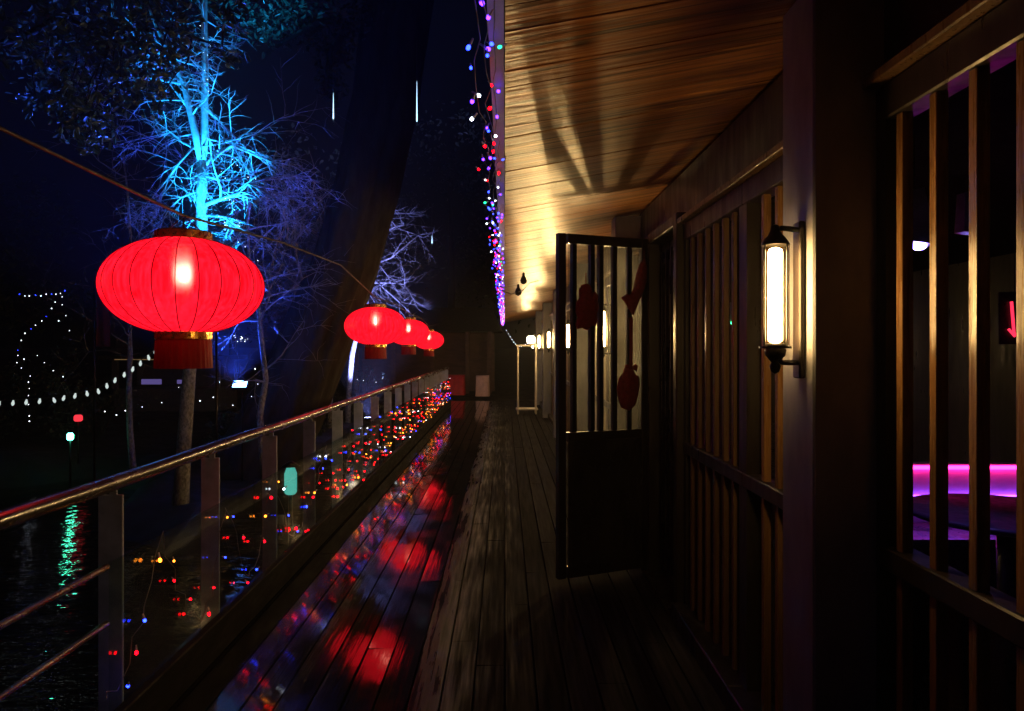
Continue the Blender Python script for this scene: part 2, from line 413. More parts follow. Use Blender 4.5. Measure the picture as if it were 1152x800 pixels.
# ------------------------------------------------------------------ deck: real boards along the walkway, each a little tilted
d = MB(); bw = .142
k = -12
while k * bw < 1.12:
    x0, x1 = k * bw + .005, (k + 1) * bw - .005
    y = -2.0 + rnd.uniform(-1.5, 0)
    while y < 21.5:
        L_ = rnd.uniform(2.2, 3.8); y1 = min(y + L_ - .004, 21.5)
        tl = rnd.uniform(-.0024, .0024); zz = rnd.uniform(-.001, .001); t2 = rnd.uniform(-.001, .001)
        za, zb = zz + tl, zz - tl
        d.hexa([(x0, y, -.04), (x1, y, -.04), (x1, y1, -.04), (x0, y1, -.04), (x0, y, za), (x1, y, zb), (x1, y1, zb + t2), (x0, y1, za + t2)])
        y += L_
    k += 1
tag(d.build('deck', M['deck']), kind='structure')
d = MB(); d.box(-1.70, 1.13, -3.4, 21.5, -.44, -.05)
tag(d.build('deck_base', M['kerb']), kind='structure')
d = MB(); d.box(-6.5, 6, 21.5, 40, -.44, -.06)
tag(d.build('path', M['ground']), kind='structure')

# ------------------------------------------------------------------ the restaurant
B = empty('restaurant_building', (1.6, 8, 0), 'long low timber restaurant with lattice windows and a sloping boarded eave over the walkway', 'building')
def bpart(mb, name, mat, parent=None, label=None):
    o = mb.build(name, mat, parent or B)
    if parent is None: o.location = (-1.6, -8, 0)
    if label: o['label'] = label
    return o
XW = 1.03          # face of the lattice
YEND = 24.0
def zc(x): return 2.42 + .18 * x
rf = MB(); y = -2.2; bd = .58
while y < YEND:
    n = 4
    for q in range(n):      # four narrow strips make one wide sheet; only the sheet joints gape
        a = y + q * bd / n; b_ = y + (q + 1) * bd / n - (.010 if q == n - 1 else .004)
        dz = rnd.uniform(-.0012, .0012)
        x0, x1 = 0.0, 1.25
        rf.hexa([(x0, a, zc(x0) + dz), (x1, a, zc(x1) + dz), (x1, b_, zc(x1) + dz), (x0, b_, zc(x0) + dz),
                 (x0, a, zc(x0) + .02), (x1, a, zc(x1) + .02), (x1, b_, zc(x1) + .02), (x0, b_, zc(x0) + .02)])
    y += bd
bpart(rf, 'soffit', M['ceiling'])
rf = MB()
rf.hexa([(0, -2.2, zc(0) + .024), (7, -2.2, zc(7) + .024), (7, YEND, zc(7) + .024), (0, YEND, zc(0) + .024),
         (0, -2.2, zc(0) + .16), (7, -2.2, zc(7) + .16), (7, YEND, zc(7) + .16), (0, YEND, zc(0) + .16)])
roof = bpart(rf, 'roof', M['roof'])
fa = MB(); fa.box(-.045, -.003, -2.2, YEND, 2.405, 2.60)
bpart(fa, 'fascia', pm('fascia_violet_glow', (.34, .30, .52), .5, .25, (9, 2, 9), .1), roof)  # violet glow of the eave lights is put into the board colour

# header above the windows, back wall, floor and ceiling inside
h = MB(); h.box(1.045, 1.20, -2.2, YEND, 2.262, 2.585); bpart(h, 'wall', M['dark_wood'])
h = MB(); h.box(.985, 1.043, -2.2, 4.17, 2.262, 2.292, .004); h.box(.985, 1.043, 5.06, YEND, 2.262, 2.292, .004); bpart(h, 'ledge', M['slat_dark'])
h = MB(); h.box(5.6, 5.75, -3, YEND, 0, 3.3); h.box(1.2, 5.6, -3.1, -3, 0, 3.3); h.box(1.2, 5.6, YEND, YEND + .1, 0, 3.3); bpart(h, 'back_wall', M['dark_wood'])
h = MB(); h.box(1.13, 5.6, -3, YEND, -.3, .0); bpart(h, 'interior_floor', M['panel'])
h = MB(); h.box(1.21, 5.6, -3, YEND, 2.60, 2.62); bpart(h, 'interior_ceiling', pm('black_ceiling', (.006, .006, .006), .9, bump=0, spec=.02))

SY = [2.06, 5.66, 8.8, 12.7, 16.3, 20.0]      # the wall lamps
for sy in SY:
    c = MB(); c.box(.85, 1.11, sy - .052, sy + .174, -.02, zc(.85) - .004, .006); bpart(c, 'column', M['column'])

def window(y0, y1, slats, glazed=True, wood='slat_dark'):
    f = MB()
    f.box(.95, 1.13, y0, y1, -.02, .10, .005)                  # sill beam
    f.box(XW - .012, XW + .062, y0, y1, .955, 1.018, .005)     # middle rail
    f.box(XW - .012, XW + .062, y0, y1, 2.165, 2.26, .005)     # head rail
    f.box(XW - .008, XW + .058, y0, y0 + .05, .10, .955); f.box(XW - .008, XW + .058, y1 - .05, y1, .10, .955)
    f.box(XW - .008, XW + .058, y0, y0 + .05, 1.018, 2.165); f.box(XW - .008, XW + .058, y1 - .05, y1, 1.018, 2.165)
    o = bpart(f, 'lattice_window', M['dark_wood'])
    s = MB()
    for q in slats:
        if y0 + .07 < q < y1 - .07:
            s.box(XW, XW + .03, q - .015, q + .015, .10, .955, .002); s.box(XW, XW + .03, q - .015, q + .015, 1.018, 2.165, .002)
    s.build('lattice', M[wood], o)
    if glazed: p = MB(); p.box(XW + .066, XW + .074, y0, y1, 1.0, 2.20); p.build('pane', M['pane'], o)
    p = MB(); p.box(XW + .064, XW + .084, y0, y1, .05, .99); p.build('lower_panel', M['panel'], o)
SP = .15
sl = [1.905 - SP * i for i in range(24)]
window(-1.47, 2.005, sl, False, 'slat')      # these lights stand open: no glass between the slats and the room
sl = [2.47 + .148 * i for i in range(5)]
window(2.236, 3.13, sl, True, 'slat')
window(3.13, 4.17, [3.3 + .148 * i for i in range(7)])
window(5.06, SY[1] - .054, [5.2 + .148 * i for i in range(4)])
for a, b_ in zip(SY[1:], SY[2:] + [YEND]):
    mid = (a + .176 + b_ - .054) / 2
    for (u, v) in ((a + .176, mid), (mid, b_ - .054)):
        if a < 6: window(u, v, [u + .09 + .082 * i for i in range(24)], True, 'slat_pale')       # close slats made pale to stand in for lamp glow beyond the gate
        else: window(u, v, [u + .15 + .148 * i for i in range(14)])
# doorway between 4.17 and 5.06, its inner leaf shut
dr = MB(); dr.box(.98, 1.13, 4.17, 4.25, 0, 2.33, .006); dr.box(.98, 1.13, 4.98, 5.06, 0, 2.33, .006); dr.box(.98, 1.13, 4.25, 4.98, 2.26, 2.33, .006); dr.box(.94, 1.13, 4.25, 4.98, -.02, .035, .004)
do = bpart(dr, 'door_frame', M['dark_wood'])
dr = MB(); dr.box(1.075, 1.115, 4.26, 4.97, .04, 2.25, .004)
for q in (4.36, 4.5, 4.64, 4.78, 4.9): dr.box(1.055, 1.0745, q, q + .022, .1, 2.2, .003)
dl = dr.build('door', M['panel'], do)

# ------------------------------------------------------------------ lattice gate standing open across the walkway
H_ = Vector((.985, 5.03)); F_ = Vector((.34, 4.74)); gw = (F_ - H_).length
ang = math.atan2((F_ - H_).y, (F_ - H_).x)
G = empty('lattice_gate', (H_.x, H_.y, 0), 'dark tall lattice gate swung open across the walkway, red ornaments hung on it', 'gate', rz=ang)
t = MB()
t.box(0, .06, -.022, .022, .05, 2.30, .003); t.box(gw - .055, gw, -.022, .022, .05, 2.30, .003)
t.box(.06, gw - .07, -.022, .022, 2.235, 2.30, .003); t.box(.06, gw - .07, -.022, .022, .94, 1.0, .003); t.box(.06, gw - .07, -.022, .022, .05, .12, .003)
t.build('frame', M['dark_wood'], G)
GB = [gw * (1 - f) for f in (.172, .366, .462, .612, .779)]
t = MB()
for q in GB:
    t.box(q - .0165, q + .0165, -.018, .018, 1.0, 2.235, .002); t.box(q - .013, q + .013, -.018, .018, .12, .94, .002)
t.build('bars', M['dark_wood'], G)
t = MB(); t.box(.06, gw - .07, .0185, .0215, 1.0, 2.235); t.build('pane', M['glow_veil'], G)
t = MB(); t.box(.06, gw - .07, .0185, .0215, .12, .94); t.build('lower_panel', M['panel'], G)
t = MB(); t.box(gw - .045, gw - .025, -.06, -.0225, .99, 1.17, .004); t.build('handle', M['black_metal'], G)
for z in (.35, 1.2, 2.05):
    t = MB(); t.tube([(-.008, 0, z - .05), (-.008, 0, z + .05)], .010, 8); t.build('hinge', M['black_metal'], G)

def on_gate(f, z, off=-.035):
    q = gw * (1 - f); return (H_.x + math.cos(ang) * q - math.sin(ang) * -off * -1, H_.y + math.sin(ang) * q + math.cos(ang) * -off, z)
# (off < 0 : on the camera's side of the gate; local -y is away, so flip)
def gate_pt(f, z, off=.04):
    q = gw * (1 - f); n = Vector((-math.sin(ang), math.cos(ang)))
    if n.y > 0: n = -n
    return Vector((H_.x + math.cos(ang) * q + n.x * off, H_.y + math.sin(ang) * q + n.y * off, z))
GROT = ang + math.pi

# ------------------------------------------------------------------ wall lamps
def sconce(sy, label):
    ax = .764
    o = empty('wall_lamp', (ax, sy, 1.70), label, 'wall lamp', 'tube wall lamps on the columns')
    t = MB(); t.box(.066, .084, -.006, .044, -.235, .21, .004); t.build('back_plate', M['dark_wood'], o)
    t = MB()
    t.tube([(.066, 0, .185), (.02, 0, .19), (0, 0, .185)], .008, 8); t.lathe([(.004, .20), (.012, .195), (.014, .182), (.02, .170), (.027, .163), (.036, .150), (.0395, .143), (.037, .140), (.02, .150)], 20)
    t.build('cap', M['black_metal'], o)
    t = MB(); t.tube([(.066, 0, -.19), (.02, 0, -.19), (0, 0, -.175)], .008, 8)
    t.lathe([(.004, -.222), (.012, -.215), (.016, -.20), (.011, -.19), (.020, -.178), (.027, -.170), (.030, -.155), (.027, -.150), (.031, -.142), (.024, -.135)], 20)
    t.build('lamp_holder', M['black_metal'], o)
    t = MB(); t.lathe([(.038, -.14), (.038, .143), (.0365, .143), (.0365, -.14)], 32, smooth=False, close=True); t.build('glass_tube', M['tube_glass'], o)
    t = MB(); t.lathe([(.005, -.134), (.012, -.130), (.0135, -.124), (.0135, .122), (.012, .130), (.005, .134)], 16); t.build('bulb', M['filament'], o)
    t = MB()
    for q in range(4):
        a = q * math.pi / 2 + .5; t.tube([(.041 * math.cos(a), .041 * math.sin(a), -.15), (.041 * math.cos(a), .041 * math.sin(a), .146)], .002, 5)
    t.lathe([(.039, -.15), (.044, -.15), (.044, -.144), (.039, -.144)], 20, smooth=False, close=True)
    t.build('cage', M['black_metal'], o)
    return o
names = ['tube wall lamp on the column beside the uncovered lattice windows', 'tube wall lamp shining through the bars of the open gate', 'tube wall lamp on the third column, behind the free edge of the gate',
         'tube wall lamp on the fourth column, just clear of the gate', 'small tube wall lamp on the fifth column beyond the gate', 'smallest tube wall lamp, on the last column of the restaurant']
s0 = sconce(SY[0], names[0])
for i in range(1, 6): copy_tree(s0, (.764, SY[i], 1.70), names[i])
for ch in s0.children:      # the first tube is set dimmer to keep the near ceiling dark
    if ch.name.split('.')[0] == 'bulb': ch.data = ch.data.copy(); ch.data.materials[0] = M['filament_dim']; ch.data.transform(Matrix.Diagonal((1.4, 1.4, 1, 1)))

# ------------------------------------------------------------------ railing
RX = -1.52
RL = empty('glass_railing', (RX, 10, 0), 'long glass railing with grey posts and a wet metal handrail beside the deck', 'railing')
def rpart(mb, name, mat):
    o = mb.build(name, mat, RL); o.location = (-RX, -10, 0); return o
YR = 19.4
t = MB(); t.tube([(RX, -1.5 + i * (YR + 1.5) / 40, 1.03 + .003 * math.sin(i * 1.3)) for i in range(41)], .031, 14); rpart(t, 'handrail', M['steel'])
t = MB(); t.box(-1.481, -1.435, -1.5, YR, .004, .185, .006); rpart(t, 'kerb_beam', M['kerb'])
for z in (.53, .74):
    t = MB(); t.tube([(-1.475, -1.5, z), (-1.475, 2.70, z)], .012, 10); rpart(t, 'low_rail', M['steel'])
py = [2.83 + .955 * i for i in range(-4, 18)]
for q in py:
    if q > YR: continue
    t = MB(); t.box(-1.576, -1.482, q - .007, q + .007, -.1, .982, .002); t.box(-1.534, -1.506, q - .005, q + .005, .982, 1.003)
    rpart(t, 'post', M['post'])
pan = [2.70] + [2.83 + .955 * i - .48 for i in (2, 4, 6, 8, 10, 12, 14, 16)] + [YR]
for a, b_ in zip(pan, pan[1:]):
    if b_ - a < .1: continue
    t = MB(); t.box(-1.472, -1.462, a + .006, b_ - .006, .186, .755, .002); rpart(t, 'glass_panel', M['rail_glass'])

# ------------------------------------------------------------------ red lanterns and the cable they hang on
def lantern(loc, label):
    o = empty('red_lantern', loc, label, 'lantern', 'red silk lanterns strung above the railing')
    RR, HH = .337, .212
    n = 96; prof = []
    for i in range(33):
        a = -math.pi / 2 + math.pi * i / 32
        prof.append((max(.108, RR * abs(math.cos(a)) ** .93), HH * math.sin(a)))
    t = MB(); vs = []; fs = []
    for (r, z) in prof:
        for k in range(n):
            th = 2 * math.pi * k / n
            rr = r * (1 - .012 * (1 - abs(math.sin(th * 12))) ** 2)
            vs.append((rr * math.cos(th), rr * math.sin(th), z))
    for i in range(len(prof) - 1):
        for k in range(n):
            k2 = (k + 1) % n; fs.append((i * n + k, i * n + k2, (i + 1) * n + k2, (i + 1) * n + k))
    t.add(vs, fs, True); t.build('shade', M['silk'], o)
    for k in range(24):
        th = 2 * math.pi * k / 24 + .06; t = MB()
        t.tube([(r * 1.001 * math.cos(th), r * 1.001 * math.sin(th), z) for (r, z) in prof[1:-1]], .0019, 4)
        t.build('rib', M['rib'], o)
    for z0, z1 in ((HH - .014, HH + .026), (-HH - .022, -HH + .014)):
        t = MB(); t.lathe([(.114, z0), (.118, z0 + .003), (.118, z1 - .003), (.114, z1), (.106, z1), (.106, z0)], 48, smooth=False, close=True); t.build('collar', M['gold'], o)
    t = MB(); vs = []; fs = []; n = 96
    for i, z in enumerate((-HH - .012, -HH - .05, -HH - .10, -HH - .148)):
        for k in range(n):
            th = 2 * math.pi * k / n; rr = .112 + (.002 + .0012 * i) * (.5 + .5 * math.sin(th * 30)) + .001 * i
            vs.append((rr * math.cos(th), rr * math.sin(th), z))
    for i in range(3):
        for k in range(n):
            k2 = (k + 1) % n; fs.append((i * n + k, (i + 1) * n + k, (i + 1) * n + k2, i * n + k2))
    t.add(vs, fs, True); t.build('tassel', M['red_cloth'], o)
    t = MB(); t.ball((0, 0, .035), .018, 14, 9); t.build('bulb', M['bulb'], o)
    t = MB(); t.tube([(0, 0, .09), (0, 0, .30)], .004, 5); t.tube([(-.095, 0, HH + .012), (0, 0, .31)], .0025, 4); t.tube([(.095, 0, HH + .012), (0, 0, .31)], .0025, 4)
    t.build('hanger', M['wire'], o)
    return o
lan = [((-1.41, 3.2, 1.823), 'big glowing red lantern, nearest on the cable, with a pale tree behind it'), ((-1.42, 8.0, 1.795), 'glowing red lantern hanging in front of the second pale tree'),
       ((-1.56, 11.8, 1.81), 'red lantern half hidden behind the second lantern on the cable'), ((-1.70, 16.3, 1.735), 'smallest red lantern, at the far end of the railing')]
l0 = lantern(*lan[0])
for (lc, lb) in lan[1:]:
    c = copy_tree(l0, lc, lb); c.rotation_euler = (0, 0, rnd.uniform(0, .2))
cab = [(-1.35, -1.0, 2.42), (-1.38, 1.0, 2.22), (-1.41, 2.04, 2.165), (-1.41, 3.2, 2.133), (-1.41, 4.6, 2.22), (-1.42, 6.3, 2.27), (-1.42, 8.0, 2.11), (-1.5, 10, 2.16), (-1.56, 11.8, 2.12), (-1.6, 14, 2.13), (-1.70, 16.3, 2.045), (-1.75, 19.2, 2.2)]
t = MB(); t.tube(cab, .0065, 6)
tag(t.build('lantern_cable', M['wire']), 'thin brown cable strung above the railing, the red lanterns hang from it', 'cable')

# ------------------------------------------------------------------ LED strings
def led_mesh(ci):
    t = MB(); t.m = 0; t.ball((0, 0, 0), .0062, 6, 5, 1.2); t.m = 1
    t.lathe([(.0035, .005), (.0042, .010), (.0028, .026)], 5)
    me = t.build('bulb', [LED[ci], M['socket']]); data = me.data; bpy.data.objects.remove(me); return data
LM = [led_mesh(i) for i in range(6)]
def rand_rot(spread=1.2):
    return (rnd.uniform(-spread, spread), rnd.uniform(-spread, spread), rnd.uniform(0, 6.28))
def led_string(name, wires, bulbs, label, cat, size=1.0, group=None, wire_r=.0016, maxparts=100):
    """bulbs: (position, colour index, scale); the largest in the picture are parts, the rest one stuff part"""
    c = sum((Vector(b[0]) for b in bulbs), Vector()) / len(bulbs)
    o = empty(name, c, label, cat, group)
    t = MB()
    for wpts in wires: t.tube([Vector(p) - c for p in wpts], wire_r, 4, cap=False)
    t.build('wire', M['dark_wire'], o)
    bulbs = sorted(bulbs, key=lambda b: (Vector(b[0]) - camo.location).length)
    for (p, ci, sc) in bulbs[:maxparts]:
        q = bpy.data.objects.new('bulb', LM[ci]); COL.objects.link(q); q.parent = o
        q.location = Vector(p) - c; q.rotation_euler = rand_rot(); s_ = size * sc; q.scale = (s_, s_, s_)
    rest = bulbs[maxparts:]
    if rest:
        t = MB()
        for (p, ci, sc) in rest: t.m = ci; t.ball(Vector(p) - c, .0062 * size * sc, 5, 4)
        x = t.build('bulbs', LED, o); x['kind'] = 'stuff'
    return o

# along the railing, inside of the glass
wires = []; bulbs = []
yy = 2.62; pts = []
while yy < YR - .1:
    far = min(1, max(0, (yy - 3) / 5))
    amp = .5; top = .80
    ph = (yy * 2.1) % 1.0
    z = top - amp * abs(math.sin(yy * 3.3 + .8 * math.sin(yy * 1.7))) - rnd.uniform(0, .05)
    x = -1.452 + rnd.uniform(-.004, .03)
    pts.append((x, yy, max(.2, z))); yy += .045
wires.append(pts)
i = 0; acc = 0
for a, b_ in zip(pts, pts[1:]):
    acc += (Vector(a) - Vector(b_)).length
    dens = .15 if a[1] < 4.5 else (.10 if a[1] < 7 else .07)
    if acc > dens:
        acc = 0
        r = rnd.random()
        if a[1] < 6: ci = 0 if r < .5 else 1 if r < .7 else 2 if r < .88 else 3
        else: ci = 0 if r < .5 else 1 if r < .76 else 2 if r < .86 else 3
        p = Vector(a) + Vector((rnd.uniform(0, .03), rnd.uniform(-.04, .04), rnd.uniform(-.06, .06)))
        p.z = min(.98, max(.2, p.z)); bulbs.append((p, ci, rnd.choice((.7, .8, 1, 1.15))))
led_string('fairy_light_string', wires, bulbs, 'red and amber fairy lights draped along the glass railing', 'fairy lights', 1.1)

# along the eave
wires = []; bulbs = []
for s_ in range(3):
    pts = []; y = 1.4 + .1 * s_
    while y < 23.6:
        pts.append((-.030 - .022 * s_ + rnd.uniform(-.012, .012), y, 2.385 - .02 * s_ - .035 * abs(math.sin(y * 2.6 + s_)) + rnd.uniform(-.01, .01))); y += .12
    wires.append(pts)
    for k, p in enumerate(pts):
        if p[1] < 4 and (k + s_) % 3 == 0: continue
        r = rnd.random(); ci = 0 if r < .26 else 2 if r < .54 else 5 if r < .82 else 3 if r < .93 else 4
        bulbs.append((Vector(p) + Vector((rnd.uniform(-.04, .016), rnd.uniform(-.04, .04), rnd.uniform(-.035, .005))), ci, rnd.choice((.7, .85, 1))))
led_string('fairy_light_string', wires, bulbs, 'red, blue and violet fairy lights hung under the edge of the eave', 'fairy lights', 1.0)

# from the end of the eave down to the far stand
pts = [P(568, 368, 19.5).lerp(P(603, 374, 17.2), i / 16) - Vector((0, 0, .42 * math.sin(math.pi * i / 16))) for i in range(17)]
led_string('fairy_light_string', [pts], [(p, 3, 1.2) for p in pts[1:-1]], 'short sagging chain of white lights between the eave and the pale stand', 'fairy lights')

# white festoon across the garden
pts = []
for (a, b_) in zip([(-40, 452), (0, 451), (60, 447), (110, 437), (150, 412), (183, 386), (215, 360)], [(0, 451), (60, 447), (110, 437), (150, 412), (183, 386), (215, 360), (240, 335)]):
    for k in range(4): pts.append(P(a[0] + (b_[0] - a[0]) * k / 4, a[1] + (b_[1] - a[1]) * k / 4, 8.2))
fest_mesh = MB(); fest_mesh.m = 0; fest_mesh.lathe([(.004, -.062), (.013, -.052), (.017, -.035), (.010, -.012), (.008, 0)], 8)
fm = fest_mesh.build('bulb', em('festoon_bulb', (.8, .95, .9), .75)); fmd = fm.data; bpy.data.objects.remove(fm)
c = pts[10]; fo = empty('festoon_light_string', c, 'sagging cable of white drop bulbs crossing the dark garden', 'festoon lights')
t = MB(); t.tube([p - c for p in pts], .004, 5); t.build('wire', M['dark_wire'], fo)
for p in pts[1:]:
    q = bpy.data.objects.new('bulb', fmd); COL.objects.link(q); q.parent = fo; q.location = p - c - Vector((0, 0, .004)); q.rotation_euler = (rnd.uniform(-.25, .25), rnd.uniform(-.25, .25), 0)

# far garden lights
gp = [(22, 331), (28, 333), (33, 333), (40, 332), (46, 333), (52, 331), (58, 331), (63, 331), (68, 330), (73, 327), (62, 340), (58, 347), (52, 356), (47, 361), (40, 366), (35, 370), (28, 375), (24, 383), (20, 394), (20, 400), (19, 408), (27, 404), (24, 414), (34, 423), (32, 430), (33, 437), (32, 445), (32, 455), (33, 468), (33, 474), (70, 334), (70, 343), (66, 361), (78, 372), (74, 355), (42, 400), (60, 417), (50, 408), (71, 424)]
bl = [(P(x, y, 14), 2 if (i % 3 == 0 and i < 20) else 3, rnd.uniform(.55, 1.0)) for i, (x, y) in enumerate(gp)]
led_string('fairy_light_string', [[b[0] for b in bl[:10]], [b[0] for b in bl[10:30]]], bl, 'white and blue fairy lights in a loose zigzag over the far garden', 'fairy lights', 1.35)
gp = [(118, 463), (131, 467), (141, 462), (160, 458), (182, 453), (201, 436), (216, 445), (225, 451), (240, 447), (283, 446), (287, 415), (290, 432), (262, 456), (247, 430)]
bl = [(P(x, y, 11), 3, rnd.uniform(.5, 1.0)) for (x, y) in gp]
led_string('fairy_light_string', [[b[0] for b in bl[:10]]], bl, 'scattered white fairy lights low on the bank beyond the pond', 'fairy lights', 1.2)
gp = [(368, 437), (377, 432), (381, 420), (356, 447), (402, 427), (409, 428), (423, 430), (430, 426)]
bl = [(P(x, y, 15), 3, rnd.uniform(.4, .9)) for (x, y) in gp]
led_string('fairy_light_string', [[b[0] for b in bl]], bl, 'few tiny white fairy lights under the lanterns by the saplings', 'fairy lights', 1.2)

# ------------------------------------------------------------------ trees
def wobble(p0, p1, n, amp):
    p0, p1 = Vector(p0), Vector(p1); out = []
    off = Vector()
    for i in range(n + 1):
        f = i / n
        if 0 < i < n: off = off * .6 + Vector((rnd.gauss(0, amp), rnd.gauss(0, amp), rnd.gauss(0, amp)))
        out.append(p0.lerp(p1, f) + off * (1 if i < n else .5))
    return out
def spray(mb, p, dirv, length, r, depth, rng=.8, droop=-.05):
    """a branch with side twigs"""
    n = 5; pts = [Vector(p)]; dv = dirv.normalized()
    for i in range(n):
        dv = (dv + Vector((rnd.gauss(0, .18), rnd.gauss(0, .18), rnd.gauss(.03 + droop, .14)))).normalized()
        pts.append(pts[-1] + dv * length / n)
    mb.tube(pts, [r * (1 - .75 * i / n) for i in range(n + 1)], 5 if r > .012 else 3, cap=False)
    if depth > 0:
        for k in range(rnd.randint(4, 6)):
            f = rnd.uniform(.2, 1.0); i = min(n - 1, int(f * n)); b0 = pts[i].lerp(pts[i + 1], f * n - i)
            sd = Vector((rnd.gauss(0, 1), rnd.gauss(0, 1), rnd.gauss(.15, .7))).normalized()
            spray(mb, b0, dv * .7 + sd * rng, length * rnd.uniform(.4, .65), max(.0028, r * .5), depth - 1, rng, droop)

def pt(lst, d): return [P(x, y, d) for (x, y) in lst]
# pale tree wrapped in light
T = empty('bare_tree', P(200, 600, 9.3) * 1.0, 'slender pale bare tree glowing cyan behind the big lantern', 'tree')
base = T.location.copy(); base.z = -.45; T.location = base
trunk = [Vector((P(196, 640, 9.3).x, 9.3, -.5)), P(203, 580, 9.3), P(207, 500, 9.3), P(213, 420, 9.3), P(221, 330, 9.3), P(227, 258, 9.3), P(227, 215, 9.3), P(227, 178, 9.3)]
t = MB(); t.tube([p - base for p in trunk], [.115, .10, .088, .08, .075, .072, .07, .066], 12)
t.build('trunk', M['pale_bark'], T)
t = MB()
f1 = pt([(227, 178), (230, 150), (230, 118), (231, 80), (230, 40), (230, -10), (229, -80), (231, -160)], 9.3); f2 = pt([(227, 180), (220, 150), (214, 125), (207, 95), (196, 70), (183, 45), (172, 20), (158, -20)], 9.25)
t.tube([p - base for p in f1], [.062, .052, .048, .044, .04, .036, .03, .02], 8); t.tube([p - base for p in f2], [.058, .05, .046, .04, .034, .028, .02, .012], 8)
def limb(lst, dd, r):
    n = len(lst); pts_ = [P(x, y, 9.3 + dd * i / (n - 1)) - base for i, (x, y) in enumerate(lst)]
    t.tube(pts_, [r * (1 - .6 * i / (n - 1)) for i in range(n)], 6)
    for i in range(1, n):
        for k in range(3 if i < n - 1 else 5):
            dv = (pts_[i] - pts_[i - 1]).normalized() + Vector((rnd.gauss(0, .7), rnd.gauss(0, .7), rnd.gauss(0, .5)))
            spray(t, pts_[i], dv, rnd.uniform(.4, .9), r * .4, 1 if i < n - 1 else 2, 1.0, -.1)
limb([(229, 231), (248, 224), (268, 218), (279, 207)], -.4, .034)
limb([(229, 197), (250, 203), (276, 200), (300, 222)], -.3, .022)
limb([(229, 188), (246, 172), (262, 164), (300, 180)], .3, .030)
limb([(230, 242), (252, 244), (272, 258), (292, 270)], -.5, .018)
limb([(225, 170), (205, 160), (188, 150)], .3, .018)
limb([(222, 160), (200, 185), (190, 200)], -.3, .018)
limb([(222, 215), (204, 222), (190, 235)], -.3, .014)
limb([(230, 118), (250, 140), (282, 172), (310, 190)], .5, .016)
limb([(214, 125), (190, 92), (172, 66)], .3, .02)
limb([(207, 95), (170, 88), (122, 92)], .5, .016)
for i in range(24):
    src = rnd.choice([f1, f1, f2]); k = rnd.randint(0, len(src) - 3); p = src[k].lerp(src[k + 1], rnd.random())
    a = rnd.uniform(0, 6.28); dv = Vector((math.cos(a), math.sin(a) * .7, rnd.uniform(.0, .8)))
    spray(t, p - base, dv, rnd.uniform(.5, 1.35), rnd.uniform(.008, .013), 2, .8, -.10)
t.build('branches', M['twig'], T)
# micro lights wound on it
bl = []
for i in range(60):
    q = rnd.choice([([(240, 240), (262, 262), (292, 292)], -.4), ([(246, 190), (262, 235), (270, 262)], -.4), ([(262, 180), (276, 196), (300, 215)], -.3), ([(231, 110), (231, 50), (229, 0)], -.07), ([(268, 385), (275, 380), (258, 382)], -.2)])
    (a, b_, c_) = q[0]; f = rnd.random(); s0_, s1_ = (a, b_) if f < .5 else (b_, c_); f = (f * 2) % 1
    bl.append((P(s0_[0] + (s1_[0] - s0_[0]) * f + rnd.gauss(0, 2.5), s0_[1] + (s1_[1] - s0_[1]) * f + rnd.gauss(0, 2.5), 9.3 + q[1]), 3, rnd.uniform(.3, .6)))
led_string('fairy_light_string', [[b[0] for b in sorted(bl, key=lambda b: b[0].z)][:2]], bl, 'tiny white lights sprinkled over the twigs of the cyan tree', 'fairy lights', 1.0)

# further bare trees standing in the blue light
def bare(px, d_, top, label, n=26, spread=1.4, seed=1, r=.06, zb=-.42):
    b0 = P(px, 400, d_); b0.z = zb
    o = empty('bare_tree', b0, label, 'tree')
    tp = wobble((0, 0, -.1), (rnd.uniform(-.3, .3), 0, top), 8, .05); t = MB(); t.tube(tp, [r * (1 - .8 * i / 8) for i in range(9)], 8); t.build('trunk', M['pale_bark'], o)
    t = MB()
    for i in range(n):
        f = rnd.uniform(.35, 1); k = min(7, int(f * 8)); p = tp[k].lerp(tp[k + 1], f * 8 - k); a = rnd.uniform(0, 6.28)
        spray(t, p, Vector((math.cos(a), math.sin(a), rnd.uniform(.1, .9))), spread * rnd.uniform(.5, 1.1), r * .22, 2, .9, -.06)
    t.build('branches', M['twig'], o); return o
bare(150, 12.2, 5.2, 'thin bare tree in dim blue light at the leafy side of the cyan tree', 16, 1.5)
bare(300, 10.6, 4.4, 'bushy bare tree in deep blue light between the cyan tree and the leaning trunk', 17, 1.25)
bare(345, 13.6, 5.0, 'thin bare tree in blue light half behind the dark leaning trunk', 13, 1.3)
